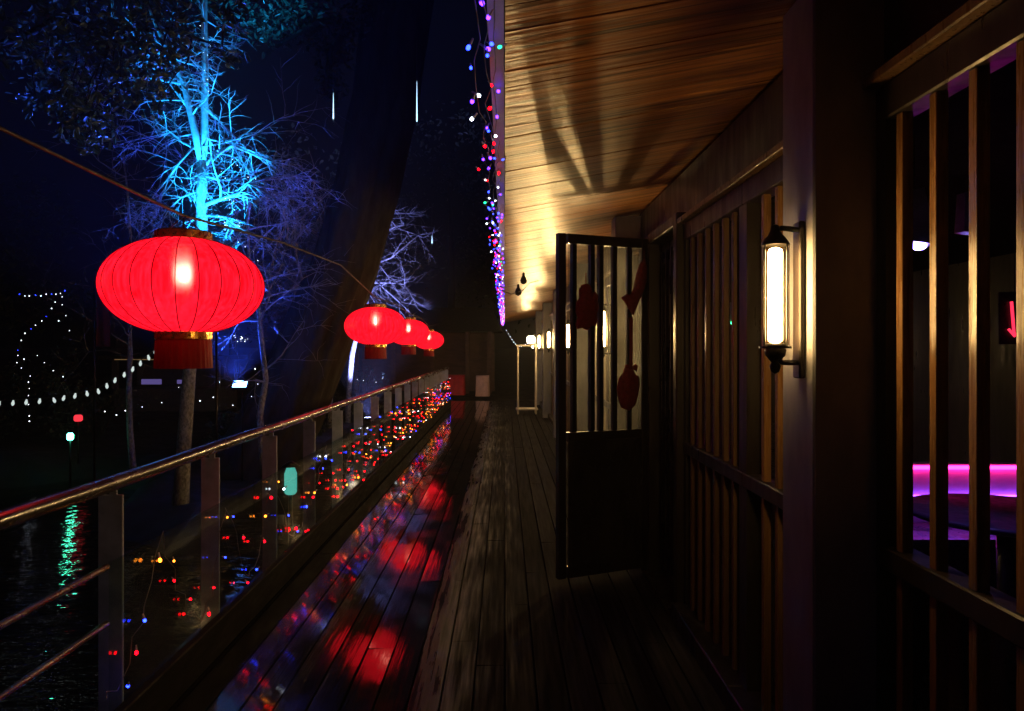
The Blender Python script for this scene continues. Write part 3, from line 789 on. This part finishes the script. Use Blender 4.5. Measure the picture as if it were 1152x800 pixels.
# second bright tree, pale blue
b0 = P(392, 450, 19); b0.z = -.42
T2 = empty('bare_tree', b0, 'small pale violet lit tree above the second lantern', 'tree')
tk = [Vector((P(391, 460, 19).x, 19, -.5)), P(392, 445, 19), P(396, 400, 19), P(402, 372, 19), P(412, 350, 19), P(413, 318, 19), P(414, 300, 19), P(417, 270, 19), P(421, 248, 19)]
t = MB(); t.tube([p - b0 for p in tk], [.075, .07, .068, .065, .06, .055, .045, .03, .015], 8); t.build('trunk', M['pale_bark'], T2)
t = MB()
for lst in ([(413, 318), (440, 318), (455, 320)], [(414, 300), (440, 290), (470, 265)], [(414, 308), (430, 322), (450, 340), (462, 352)], [(413, 325), (402, 330), (399, 326)], [(416, 275), (430, 262), (445, 255)], [(414, 300), (425, 295), (436, 310)], [(419, 255), (426, 245), (440, 240)]):
    n = len(lst); ps = [P(x, y, 19 - .4 * i) - b0 for i, (x, y) in enumerate(lst)]
    t.tube(ps, [.035 - .022 * i / (n - 1) for i in range(n)], 5)
    for i in range(1, n):
        for k in range(4): spray(t, ps[i], (ps[i] - ps[i - 1]).normalized() + Vector((rnd.gauss(0, .8), rnd.gauss(0, .6), rnd.gauss(0, .7))), rnd.uniform(.5, 1.0), .012, 1, 1.0)
for i in range(16): spray(t, tk[5] - b0, Vector((rnd.gauss(0, 1), rnd.gauss(0, .7), rnd.gauss(.1, .8))), rnd.uniform(.3, .9), .011, 1, 1)
t.build('branches', M['twig'], T2)
# sapling beside it
b1 = P(372, 450, 17.5); b1.z = -.42
T3 = empty('sapling', b1, 'leaning grey sapling with a bent stem under the second lantern', 'tree')
t = MB(); t.tube([p - b1 for p in [Vector((P(371, 460, 17.5).x, 17.5, -.5)), P(372, 440, 17.5), P(373, 415, 17.5), P(381, 390, 17.5), P(383, 365, 17.5), P(385, 342, 17.5), P(388, 320, 17.5)]], [.06, .055, .05, .045, .04, .028, .012], 8); t.build('trunk', M['pale_bark'], T3)
t = MB()
for i in range(10): spray(t, P(384 + rnd.uniform(0, 4), rnd.uniform(322, 352), 17.5) - b1, Vector((rnd.gauss(0, 1), rnd.gauss(0, .7), .7)), .5, .01, 1)
t.build('branches', M['twig'], T3)

def leaves(mb, c, rad, n, size, flat=1.0):
    c = Vector(c)
    for i in range(n):
        v = Vector((rnd.gauss(0, 1), rnd.gauss(0, 1), rnd.gauss(0, flat))); v *= rad * rnd.uniform(.2, 1) / max(.6, v.length)
        p = c + v
        ax = Vector((rnd.gauss(0, 1), rnd.gauss(0, 1), rnd.gauss(-.5, .6))).normalized(); sd = ax.cross(Vector((rnd.gauss(0, 1), rnd.gauss(0, 1), rnd.gauss(0, 1)))).normalized(); nn = ax.cross(sd)
        s_ = size * rnd.uniform(.6, 1.25); w_ = s_ * .26
        mb.add([p, p + ax * s_ * .35 + sd * w_ + nn * w_ * .35, p + ax * s_ * .75 + sd * w_ * .7 + nn * w_ * .3, p + ax * s_ - nn * .1 * s_, p + ax * s_ * .75 - sd * w_ * .7 + nn * w_ * .3, p + ax * s_ * .35 - sd * w_ + nn * w_ * .35],
               [(0, 1, 2, 3), (0, 3, 4, 5)])
# big dark leaning tree
bb = P(300, 500, 12); bb.z = -.45
BT = empty('leaning_tree', bb, 'massive black leaning tree trunk with leafy boughs over the garden', 'tree')
tk = [Vector((P(285, 540, 12).x, 12, -.6)), P(315, 480, 12), P(345, 410, 12), P(382, 310, 12), P(412, 210, 12), P(434, 110, 12), P(450, 0, 12), P(462, -120, 12), P(470, -260, 12.2)]
t = MB(); vs = []
rr_ = [.72, .62, .56, .52, .52, .52, .54, .5, .4]; fine = []; fr_ = []
for i in range(len(tk) - 1):
    for q in range(5): fine.append(tk[i].lerp(tk[i + 1], q / 5) - bb); fr_.append(rr_[i] + (rr_[i + 1] - rr_[i]) * q / 5)
fine.append(tk[-1] - bb); fr_.append(rr_[-1]); NS = 56
t.tube(fine, fr_, NS)
for i, c_ in enumerate(fine):
    for k in range(NS):
        a = 2 * math.pi * k / NS; v = Vector(t.v[i * NS + k]) - c_
        q = 1 + .07 * math.sin(3 * a + .23 * i) + .045 * math.sin(11 * a + .5 * math.sin(i * .7)) + .03 * math.sin(23 * a + .9 * math.sin(i * .45)) + rnd.uniform(-.018, .018)
        t.v[i * NS + k] = tuple(c_ + v * q)
t.build('trunk', M['bark'], BT)
t = MB()
bough = [pt([(440, 10), (400, 18), (360, 25), (330, 40), (300, 60)], 11.7), pt([(445, -20), (400, -60), (330, -80), (230, -60), (150, -30)], 11.2), pt([(455, -100), (420, -200), (350, -260)], 12.5), pt([(462, -120), (500, -200), (560, -260)], 13), pt([(400, 18), (372, 60), (365, 110)], 11.7)]
for bgh in bough: t.tube([p - bb for p in bgh], [.10 * (1 - .75 * i / (len(bgh) - 1)) for i in range(len(bgh))], 8)
t.build('boughs', M['bark'], BT)
t = MB()
for (x, y, r, n) in [(350, 30, .55, 330), (322, 10, .5, 260), (375, 60, .4, 240), (372, 95, .28, 150), (395, 20, .45, 200), (300, 30, .4, 170), (270, 5, .5, 200), (210, -10, .5, 190), (160, 5, .45, 150), (330, -40, .7, 260), (430, 10, .5, 150), (250, -70, .8, 220), (400, -100, 1.0, 260), (480, -180, 1.0, 220)]:
    leaves(t, P(x, y, 11.6 + rnd.uniform(-.3, .4)) - bb, r, n, .105)
t.build('crown', M['leaf2'], BT)
# leafy tree whose branch reaches in at the top corner
lb = Vector((-9.3, 9.0, -.45))
LT = empty('leafy_tree', lb, 'broad leaved tree with grey green leaves drooping above the cable', 'tree')
t = MB(); t.tube([Vector((0, 0, -.2)), Vector((.1, 0, 1.5)), Vector((.5, -.2, 3.2)), Vector((.9, -.4, 5.0)), Vector((1.1, -.5, 7))], [.22, .19, .16, .12, .06], 10); t.build('trunk', M['bark'], LT)
t = MB()
main = wobble((.75, -.35, 4.4), P(60, 20, 7.6) - lb, 10, .05) + wobble(P(60, 20, 7.6) - lb, P(245, 50, 7.4) - lb, 9, .04)
t.tube(main, [.055 - .0022 * i for i in range(len(main))], 6)
cl = [(262, 14, .26, 34), (196, 48, .26, 34), (258, 62, .2, 16), (185, 70, .26, 30), (95, 125, .30, 60), (70, 112, .25, 40), (110, 145, .22, 36), (85, 95, .3, 46), (140, 100, .3, 46), (130, 70, .35, 50), (90, 55, .35, 52), (50, 70, .3, 40), (160, 40, .35, 48), (115, 25, .4, 56), (60, 25, .4, 50), (172, 88, .26, 28), (40, 110, .25, 22), (180, 118, .2, 14), (20, 50, .4, 40), (100, -30, .6, 70), (170, -10, .5, 60), (30, -20, .6, 60), (206, 20, .2, 20), (75, 145, .15, 14), (98, 165, .12, 10)]
for (x, y, r, n) in cl:
    pe = P(x, y, 7.4) - lb; j = min(main, key=lambda q: (q - pe).length)
    t.tube(wobble(j, pe, 4, .03), [.012, .010, .008, .006, .004], 4)
t.build('boughs', M['bark'], LT)
t = MB()
for (x, y, r, n) in cl: leaves(t, P(x, y, 7.4 + rnd.uniform(-.25, .25)) - lb, r, int(n * 2.4), .095)
t.build('crown', M['leaf'], LT)

# dark trees far behind, each its own
def far_tree(x, y, h, r, i):
    o = empty('garden_tree', (x, y, -.45 + max(0, y - 26) * .012), FT[i], 'tree', 'dark trees behind the garden')
    t = MB(); t.tube([(0, 0, -.2), (.1, 0, h * .4), (0, .1, h * .8)], [.2, .15, .06], 8); t.build('trunk', M['bark'], o)
    t = MB()
    for k in range(26):
        a = rnd.uniform(0, 6.28); q = r * math.sqrt(rnd.random()); z = h * rnd.uniform(.35, 1)
        leaves(t, (q * math.cos(a), q * math.sin(a), z), r * .35, 60, .22)
    t.build('crown', M['leaf2'], o)
FT = ['dark round tree beyond the far garden fairy lights', 'dark tree behind the far kiosk', 'dark tall tree behind the small violet lit tree', 'dark tree rising behind the pavilion', 'dark tree beyond the end of the eave']
for i, (x, y, h, r) in enumerate([(-17, 24, 7, 3), (-10.5, 28, 8, 3), (-7.5, 30, 10, 3.2), (-2.5, 33, 12, 3.5), (3, 36, 10, 3.5)]): far_tree(x, y, h, r, i)

# ------------------------------------------------------------------ floodlights
def spot(name, loc, tgt, color, power, angle, parent=None, blend=.6):
    l = bpy.data.lights.new(name, 'SPOT'); l.energy = power; l.color = color; l.spot_size = R(angle); l.spot_blend = blend; l.shadow_soft_size = .06
    o = bpy.data.objects.new(name, l); COL.objects.link(o); dv = Vector(tgt) - Vector(loc)
    o.rotation_euler = dv.to_track_quat('-Z', 'Y').to_euler(); o.location = loc; return o
def flood(loc, tgt, face, label, stake, color, power, angle, size=(.22, .15)):
    o = empty('floodlight', loc, label, 'floodlight')
    dv = (Vector(tgt) - Vector(loc)).normalized()
    up = dv.to_track_quat('-Z', 'Y'); rot = up.to_euler()
    w_, h_ = size
    t = MB(); t.box(-w_ / 2 - .015, w_ / 2 + .015, -h_ / 2 - .015, h_ / 2 + .015, .004, .06, .01)
    for k in range(5): t.box(-w_ / 2 + k * w_ / 4.4, -w_ / 2 + k * w_ / 4.4 + .01, -h_ / 2, h_ / 2, .0605, .085)
    a = t.build('housing', M['black_metal'], o); a.rotation_euler = rot
    t = MB(); t.box(-w_ / 2, w_ / 2, -h_ / 2, h_ / 2, -.004, .002); a = t.build('lens', em('flood_lens', face, 26), o); a.rotation_euler = rot
    t = MB(); t.tube([(0, .09, -.05), (0, .09, -stake)], .014, 6); t.tube([(-w_ / 2 - .02, .03, 0), (-w_ / 2 - .02, .09, -.05), (w_ / 2 + .02, .09, -.05), (w_ / 2 + .02, .03, 0)], .008, 5)
    t.build('stake', M['black_metal'], o)
    l = spot('beam', (0, 0, 0), (0, 0, -1), color, power, angle); l.parent = o; l.location = dv * .02; l.rotation_euler = rot
    return o
f0 = P(270, 432, 11.2)
flood(f0, (-3.75, 8.6, 4.2), (.12, .30, 1), 'bright blue white floodlight on a stake beside the pale tree trunk', f0.z + .5, (.03, .09, 1), 3200, 84, (.20, .14))
# narrow cyan uplighter at the foot of the tree
f1_ = P(240, 366, 8.55)
flood(f1_, (P(232, 40, 9.3) + Vector((0, .25, 0))), (.2, .7, 1), 'spotlight on a stake aimed up the pale tree, hidden behind the big lantern', f1_.z + .45, (.010, .36, 1), 6500, 40, (.14, .1))
f2_ = Vector((-3.35, 17.8, -.15))
flood(f2_, (-3.6, 19.0, 3.0), (.4, .45, 1), 'blue uplighter on the ground below the small violet tree', .3, (.26, .30, 1), 5500, 80, (.14, .1))

# ------------------------------------------------------------------ falling-star light tubes
def meteor(px, y0, y1, d_, label, full=True):
    a, b_ = P(px, y0, d_), P(px, y1, d_); L_ = (a - b_).length
    o = empty('meteor_light', a, label, 'light tube', 'white light tubes hanging from the boughs')
    t = MB(); t.tube([(0, 0, 0), (0, 0, -L_ * 1.25)], .013, 8); t.build('tube', M['clear'], o)
    t = MB(); t.tube([(0, 0, -.02), (0, 0, -L_ * .6), (0, 0, -L_ + .02), (0, 0, -L_)], [.002, .007, .010, .006], 6); t.build('glow', em('meteor_glow', (.45, .75, 1), 3.0), o)
    t = MB(); t.tube([(0, 0, .0), (0, 0, .6)], .003, 4); t.build('wire', M['dark_wire'], o)
meteor(375, 103, 134, 10.8, 'white light tube hanging in front of the blue leaves')
meteor(469, 90, 137, 10.8, 'longest white light tube, hanging beside the dark leaning trunk')
meteor(486, 264, 274, 14, 'short dim light tube above the far lanterns')

# ------------------------------------------------------------------ garden lamps by the pond
def garden_lamp(loc, color, st, label, r=.05, tall=1.0):
    o = empty('garden_lamp', loc, label, 'garden lamp')
    t = MB(); t.lathe([(r * .7, 0), (r, .02), (r, .09 * tall), (r * .6, .12 * tall)], 12); t.build('globe', em('lamp_globe', color, st), o)
    t = MB(); t.lathe([(r * .6, .12 * tall + .001), (r * 1.5, .12 * tall + .005), (r * .3, .12 * tall + .05)], 12); t.build('cap', M['black_metal'], o)
    t = MB(); t.tube([(0, 0, -.001), (0, 0, -.75)], .02, 6); t.build('stake', M['black_metal'], o)
garden_lamp(P(79, 495, 12.2), (.08, 1, .55), 22, 'small green lamp on the far bank of the pond')
garden_lamp(P(88, 474, 13), (1, .04, .06), 1.2, 'small red lamp behind the green one on the far bank', .07)
garden_lamp(P(327, 556, 6.4), (.16, .85, .72), .9, 'low teal lamp added for a teal gleam just outside the glass railing', .055, 2.0)  # added lamp, stands in for a teal gleam of unknown source

# ------------------------------------------------------------------ far kiosk and pavilion
K = empty('garden_kiosk', (P(178, 440, 22).x, 22.5, -.4), 'low dark kiosk with a violet lit counter behind the big lantern', 'kiosk')
t = MB(); t.box(-1.6, 1.6, 0, 1.6, 0, .7); t.box(-1.6, 1.6, 1.4, 1.6, .7, 1.6); t.box(-1.65, -1.5, -.05, .1, .7, 1.6); t.box(1.5, 1.65, -.05, .1, .7, 1.6); t.build('wall', M['grey_plaster'], K)
t = MB(); t.box(-1.9, 1.9, -.35, 1.8, 1.6, 1.72); t.build('roof', M['roof'], K)
t = MB(); t.box(-.75, -.15, -.02, .04, .84, 1.0); t.box(.35, .62, -.02, .04, .86, .98); t.build('lit_panel', em('violet_panel', (.40, .30, 1), .22), K)
t = MB(); t.box(-1.4, .9, -.36, -.345, 1.60, 1.622); t.build('light_strip', em('amber_strip', (1, .6, .25), .16), K)

V = empty('pavilion', (P(480, 400, 26).x, 26, -.06), 'dim red brown pavilion with posts at the far end of the deck', 'pavilion')
t = MB(); t.box(-2.6, 2.4, 1.5, 1.65, 0, 2.2); t.build('wall', M['red_brown'], V)
t = MB(); t.hexa([(-3, -.6, 2.2), (2.7, -.6, 2.2), (2.7, 2.2, 2.2), (-3, 2.2, 2.2), (-2.6, .6, 3.1), (2.3, .6, 3.1), (2.3, 1.2, 3.1), (-2.6, 1.2, 3.1)]); t.build('roof', M['roof'], V)
for x in (-2.5, -1.2, .2, 1.45, 2.25):
    t = MB(); t.box(x - .07, x + .07, -.07, .07, 0, 2.2, .01); t.build('post', M['red_brown'], V)
for (x0, x1, z0, z1) in ((-2.05, -1.75, 1.35, 1.62), (-.85, -.6, 1.38, 1.58), (-.85, -.6, 1.66, 1.82)):
    t = MB(); t.box(x0, x1, 1.47, 1.497, z0, z1); t.build('window', em('dim_window', (1, .72, .5), .28), V)
def cloth_table(px, py, d_, w_, col, label):
    p = P(px, py, d_); o = empty('covered_table', (p.x, d_, -.06), label, 'table')
    t = MB(); t.box(-w_ / 2, w_ / 2, -.35, .35, .72, .75, .01); t.build('tabletop', M['red_brown'], o)
    t = MB(); n = 48; vs = []; fs = []
    for i, z in enumerate((.752, .75, .35, .12)):
        for k in range(n):
            a = 2 * math.pi * k / n; sx = max(-1, min(1, 1.35 * math.cos(a))) * (w_ / 2 + .012 + .01 * i); sy = max(-1, min(1, 1.35 * math.sin(a))) * (.362 + .01 * i)
            q = 1 + (.03 * math.sin(k * 1.9) if i > 1 else 0); vs.append((sx * q, sy * q, z))
    for i in range(3):
        for k in range(n): k2 = (k + 1) % n; fs.append((i * n + k, (i + 1) * n + k, (i + 1) * n + k2, i * n + k2))
    fs.append(tuple(range(n))); t.add(vs, fs, True); t.build('tablecloth', col, o)
cloth_table(511, 420, 23.5, .62, pm('red_tablecloth', (.62, .03, .05), .7, .2), 'table under a red cloth at the far end of the deck')
cloth_table(543, 420, 23, .36, pm('pink_tablecloth', (.6, .4, .4), .7, .2), 'small table under a pale pink cloth at the far end of the deck')

# pale open stand by the wall, a lit lantern on its top
sx0, sx1, sd_ = .31, .74, 17.3
ST = empty('display_stand', (.52, 17.3, 0), 'pale open wooden stand beside the wall with a bright lantern on top', 'stand')
t = MB()
for x in (-.21, .21):
    for y in (-.15, .15): t.box(x - .02, x + .02, y - .02, y + .02, 0, 1.60, .004)
t.build('frame', M['white_paint'], ST)
for z in (.10, 1.6):
    t = MB(); t.box(-.26, .26, -.2, .2, z, z + .035, .004); t.build('shelf', M['white_paint'], ST)
o = empty('table_lantern', (.62, 17.3, 1.636), 'bright white table lantern standing on the pale stand', 'lantern')
t = MB(); t.lathe([(.08, 0), (.085, .02), (.03, .03)], 16); t.build('base', M['black_metal'], o)
t = MB(); t.lathe([(.05, .03), (.10, .07), (.10, .17), (.06, .21)], 16); t.build('globe', em('white_globe', (1, .78, .5), 9), o)
t = MB(); t.lathe([(.06, .212), (.09, .216), (.02, .26)], 16); t.build('cap', M['black_metal'], o)

def planter(loc, h, label, n=220):
    o = empty('potted_plant', loc, label, 'potted plant')
    t = MB(); t.lathe([(.13, 0), (.17, .02), (.21, .38), (.23, .40), (.19, .40), (.18, .36), (.02, .35)], 20); t.build('pot', M['panel'], o)
    t = MB()
    for k in range(7):
        a = rnd.uniform(0, 6.28); t.tube([(0, 0, .34), (.06 * math.cos(a), .06 * math.sin(a), .34 + h * .4), (.2 * math.cos(a), .2 * math.sin(a), .34 + h * .8)], [.012, .009, .004], 5)
    t.build('stems', M['bark'], o)
    t = MB(); leaves(t, (0, 0, .36 + h * .55), h * .42, n, .14); t.build('leaves', M['leaf2'], o)

# dead bulbs on a bent wire under the soffit
ub = [P(561, 325, 7.6), P(575, 331, 7.55), P(588, 327, 7.5), P(596, 318, 7.45), P(606, 316, 7.4)]
ub[0].z = min(ub[0].z, 2.40)
c = ub[2]; o = empty('unlit_bulb_string', c, 'bent wire with two unlit pear shaped bulbs under the boarded soffit', 'bulb string')
t = MB(); t.tube([p - c for p in ub], .005, 5); t.build('wire', M['dark_wire'], o)
for p in (P(589, 312, 7.5), P(583, 325, 7.55)):
    t = MB(); t.lathe([(.006, -.075), (.03, -.06), (.036, -.035), (.026, -.005), (.014, .015), (.013, .045), (.003, .05)], 12, p - c); t.build('bulb', M['black_metal'], o)

# ------------------------------------------------------------------ ornaments hung on the gate
def hang(name, f, z, outline_, label, th=.035, puff=.012, cord=.1, mat=None):
    p = gate_pt(f, z); o = empty(name, p, label, 'ornament', rz=GROT)
    t = MB(); t.outline(outline_, th, 0, puff); t.build('body', mat or M['felt'], o)
    t = MB(); top = max(q[1] for q in outline_); xt = [q[0] for q in outline_ if q[1] == top][0]; t.tube([(xt, 0, top - .01), (xt, 0, top + cord)], .003, 5); t.build('cord', M['felt'], o)
    return o
knot = [(-.01, .175), (.02, .165), (.035, .13), (.03, .10), (.055, .125), (.08, .10), (.075, .06), (.085, .02), (.07, -.02), (.075, -.07), (.06, -.10), (.03, -.105), (.0, -.13), (-.04, -.115), (-.075, -.125), (-.085, -.09), (-.07, -.05), (-.085, -.01), (-.08, .05), (-.055, .08), (-.06, .13), (-.04, .165)]
hang('knot_ornament', .285, 1.80, knot, 'dark red knotted cloth ornament on the gate, near its free edge', cord=.07)
fish = [(.085, .21), (.105, .14), (.10, .06), (.075, -.01), (.05, -.06), (.015, -.13), (-.005, -.175), (-.03, -.14), (-.07, -.09), (-.095, -.06), (-.06, -.045), (-.03, -.045), (.0, -.02), (.02, .04), (.035, .11), (.05, .17)]
hang('fish_ornament', .80, 1.95, fish, 'red cloth fish ornament high on the gate beside its hinges', cord=.06)
p = gate_pt(.775, 1.5, .035); o = empty('ribbon', p, 'dark ribbon with a small bow joining the two red ornaments on the gate', 'ribbon', rz=GROT)
t = MB(); t.box(-.012, .012, -.003, .003, -.08, .26, .001); t.build('band', M['felt'], o)
for sg in (-1, 1):
    t = MB(); t.outline([(0, -.08), (sg * .03, -.055), (sg * .05, -.065), (sg * .045, -.10), (sg * .02, -.10)], .02, 0, .004); t.build('loop', M['felt'], o)
pouch = [(.0, .14), (.03, .135), (.045, .10), (.075, .08), (.085, .02), (.07, -.05), (.05, -.11), (.0, -.15), (-.05, -.13), (-.075, -.07), (-.085, .0), (-.07, .07), (-.035, .11), (-.03, .135)]
hang('pouch_ornament', .74, 1.28, pouch, 'round red pouch ornament hanging below the ribbon on the gate', .05, .02, cord=.02)

# ------------------------------------------------------------------ inside the dining room, seen through the lattice
SB = empty('banquette', (2.95, 4.7, 0), 'long padded banquette edged with a glowing pink light strip inside the dining room', 'banquette')
t = MB(); t.box(-.65, 1.1, .0, .14, .08, .80, .02); t.build('backrest', M['vinyl'], SB)
t = MB(); t.box(-.65, 1.1, -.5, -.035, .08, .44, .03); t.build('seat', M['panel'], SB)
t = MB(); t.box(-.64, 1.08, -.03, -.006, .775, .795, .003); t.build('light_strip', em('pink_strip', (1, .02, .30), 12), SB)
t = MB(); t.box(-.64, 1.08, -.028, -.006, .60, .606); t.build('lower_strip', em('violet_strip', (.3, .05, 1), 9), SB)
TB = empty('dining_table', (2.45, 3.55, 0), 'dark round dining table in front of the pink lit banquette', 'table')
t = MB(); t.lathe([(.02, .72), (.44, .725), (.46, .735), (.46, .75), (.44, .757), (.02, .757)], 40); t.build('tabletop', M['lacquer'], TB)
t = MB(); t.lathe([(.26, 0), (.25, .03), (.06, .06), (.045, .3), (.05, .72)], 24); t.build('pedestal', M['black_metal'], TB)
def chair(loc, rz, label):
    o = empty('dining_chair', loc, label, 'chair', 'covered chairs round the dark table', rz)
    t = MB(); t.box(-.21, .21, -.21, .21, .41, .47, .02); t.build('seat', M['cover'], o)
    t = MB(); t.hexa([(-.21, .19, .44), (.21, .19, .44), (.21, .23, .44), (-.21, .23, .44), (-.18, .25, .92), (.18, .25, .92), (.18, .28, .92), (-.18, .28, .92)]); t.build('backrest', M['cover'], o)
    for (x, y) in ((-.18, -.18), (.18, -.18), (-.18, .18), (.18, .18)):
        t = MB(); t.tube([(x, y, .41), (x * 1.08, y * 1.08, 0)], [.018, .012], 6); t.build('leg', M['black_metal'], o)
    return o
ch = chair((1.72, 3.28, 0), R(75), 'white covered dining chair in violet light beside the dark table')
copy_tree(ch, (2.35, 2.72, 0), 'white covered dining chair with its back to the window').rotation_euler = (0, 0, R(170))
copy_tree(ch, (3.15, 3.3, 0), 'white covered dining chair at the far side of the dark table').rotation_euler = (0, 0, R(-80))
# stage lights on the ceiling
def stage_light(loc, col, st, label, r=.035):
    o = empty('stage_light', loc, label, 'stage light', 'party lights on the dining room ceiling')
    t = MB(); t.hexa([(-.06, -.05, -.14), (.09, -.05, -.16), (.09, .05, -.16), (-.06, .05, -.14), (-.05, -.04, .10), (.03, -.04, .12), (.03, .04, .12), (-.05, .04, .10)]); t.build('housing', pm('pale_lamp_housing', (.6, .62, .7), .5), o)
    t = MB(); t.ball((.015, -.02, -.165), r, 10, 6, .6); t.build('lens', em('stage_lens', col, st), o)
    t = MB(); t.tube([(-.005, 0, .11), (-.005, 0, 2.598 - loc[2])], .012, 6); t.build('bracket', M['black_metal'], o); return o
sl1 = stage_light(P(1028, 240, 3.6), (.28, .2, 1), 24, 'pale box shaped party light with violet lens near the lattice')
l = spot('beam', (0, 0, 0), (0, 0, -1), (.22, .12, 1), 60, 60); l.parent = sl1; l.location = (.015, -.02, -.20); l.rotation_euler = (Vector((1.80, 3.28, .5)) - (sl1.location + Vector(l.location))).to_track_quat('-Z', 'Y').to_euler()
stage_light(P(1090, 236, 4.5), (.25, .25, 1), 20, 'party light with a blue lens above the banquette', .02)
stage_light(Vector((3.0, 9.6, 2.05)), (.04, 1, .3), 14, 'party light with a green lens deep in the dining room', .05)
stage_light(Vector((3.4, 7.0, 2.0)), (.55, .2, 1), 14, 'party light with a lilac lens deep in the dining room', .04)
stage_light(Vector((2.2, 6.4, 1.9)), (1, .08, .5), 18, 'party light with a pink lens by the doorway', .04)
# red neon arrow on the back wall
pa = P(1141, 378, 5.3); N_ = empty('neon_sign', pa, 'small red neon arrow pointing down inside the dining room', 'neon sign')
t = MB(); t.tube([(-.02, 0, .25), (0, 0, .0)], .011, 6); t.tube([(-.04, 0, .05), (0, 0, 0), (.09, 0, .07)], .011, 6); t.build('tube', em('red_neon', (1, .03, .08), 1.6), N_)
t = MB(); t.box(-.10, .14, .014, .03, -.06, .32, .003); t.build('board', M['black_metal'], N_)
t = MB(); t.tube([(.02, .022, .32), (.02, .022, 2.598 - pa.z)], .004, 5); t.build('wire', M['black_metal'], N_)

# ------------------------------------------------------------------ low bushes on the bank and a red banner
def shrub(px, d_, h, r, label):
    p = P(px, 430, d_); p.z = -.42
    o = empty('garden_shrub', p, label, 'shrub', 'low shrubs on the garden bank')
    t = MB()
    for k in range(9):
        a = rnd.uniform(0, 6.28); t.tube([(0, 0, -.05), (r * .3 * math.cos(a), r * .3 * math.sin(a), h * .5), (r * .7 * math.cos(a), r * .7 * math.sin(a), h * rnd.uniform(.7, 1))], [.02, .014, .005], 5)
    t.build('stems', M['bark'], o)
    t = MB()
    for k in range(12):
        a = rnd.uniform(0, 6.28); q = r * math.sqrt(rnd.random()); leaves(t, (q * math.cos(a), q * math.sin(a), h * rnd.uniform(.25, .9)), r * .4, 60, .09)
    t.build('foliage', M['leaf2'], o)
shrub(262, 12.4, 1.0, .6, 'low shrub behind the bright blue floodlight')
shrub(318, 12.9, 1.3, .7, 'blue tinted shrub at the foot of the leaning trunk')
shrub(404, 19.8, 1.5, .9, 'shrub in blue light behind the second lantern')
shrub(110, 15.5, 1.4, 1.1, 'dark shrub below the far kiosk beside the green lamp')
shrub(30, 16.5, 1.8, 1.3, 'dark shrub under the zigzag fairy lights')
p = P(116, 358, 10.8); o = empty('red_banner', p, 'dim red cloth banner on a pole behind the big lantern', 'banner')
t = MB(); t.tube([(-.13, 0, -p.z - .5), (-.13, 0, .55)], .016, 8); t.tube([(-.13, 0, .46), (.12, 0, .46)], .008, 6); t.build('pole', M['black_metal'], o)
t = MB(); n = 9; vs = []; fs = []
for sg in (0, .006):
    for i in range(n):
        x = -.10 + .20 * i / (n - 1)
        for z in (.45, 0, -.42): vs.append((x, .012 * math.sin(i * 1.1 + z * 3) + sg, z))
for sg in (0, n * 3):
    for i in range(n - 1):
        for j in range(2): a = sg + i * 3 + j; fs.append((a, a + 1, a + 4, a + 3) if sg == 0 else (a, a + 3, a + 4, a + 1))
t.add(vs, fs, True); t.build('cloth', M['felt'], o)

# ------------------------------------------------------------------ damp night air
t = MB(); t.box(-130, 130, -10, 210, -2.5, 14)
hm = bpy.data.materials.new('haze'); hm.use_nodes = True; n_ = hm.node_tree; n_.nodes.remove(n_.nodes['Principled BSDF'])
pv = n_.nodes.new('ShaderNodeVolumePrincipled'); pv.inputs['Color'].default_value = (.9, .93, 1, 1); pv.inputs['Density'].default_value = .0018; pv.inputs['Anisotropy'].default_value = .3
n_.links.new(pv.outputs[0], n_.nodes['Material Output'].inputs['Volume'])
hz = t.build('haze', hm); hz['kind'] = 'stuff'
cy.volume_bounces = 0
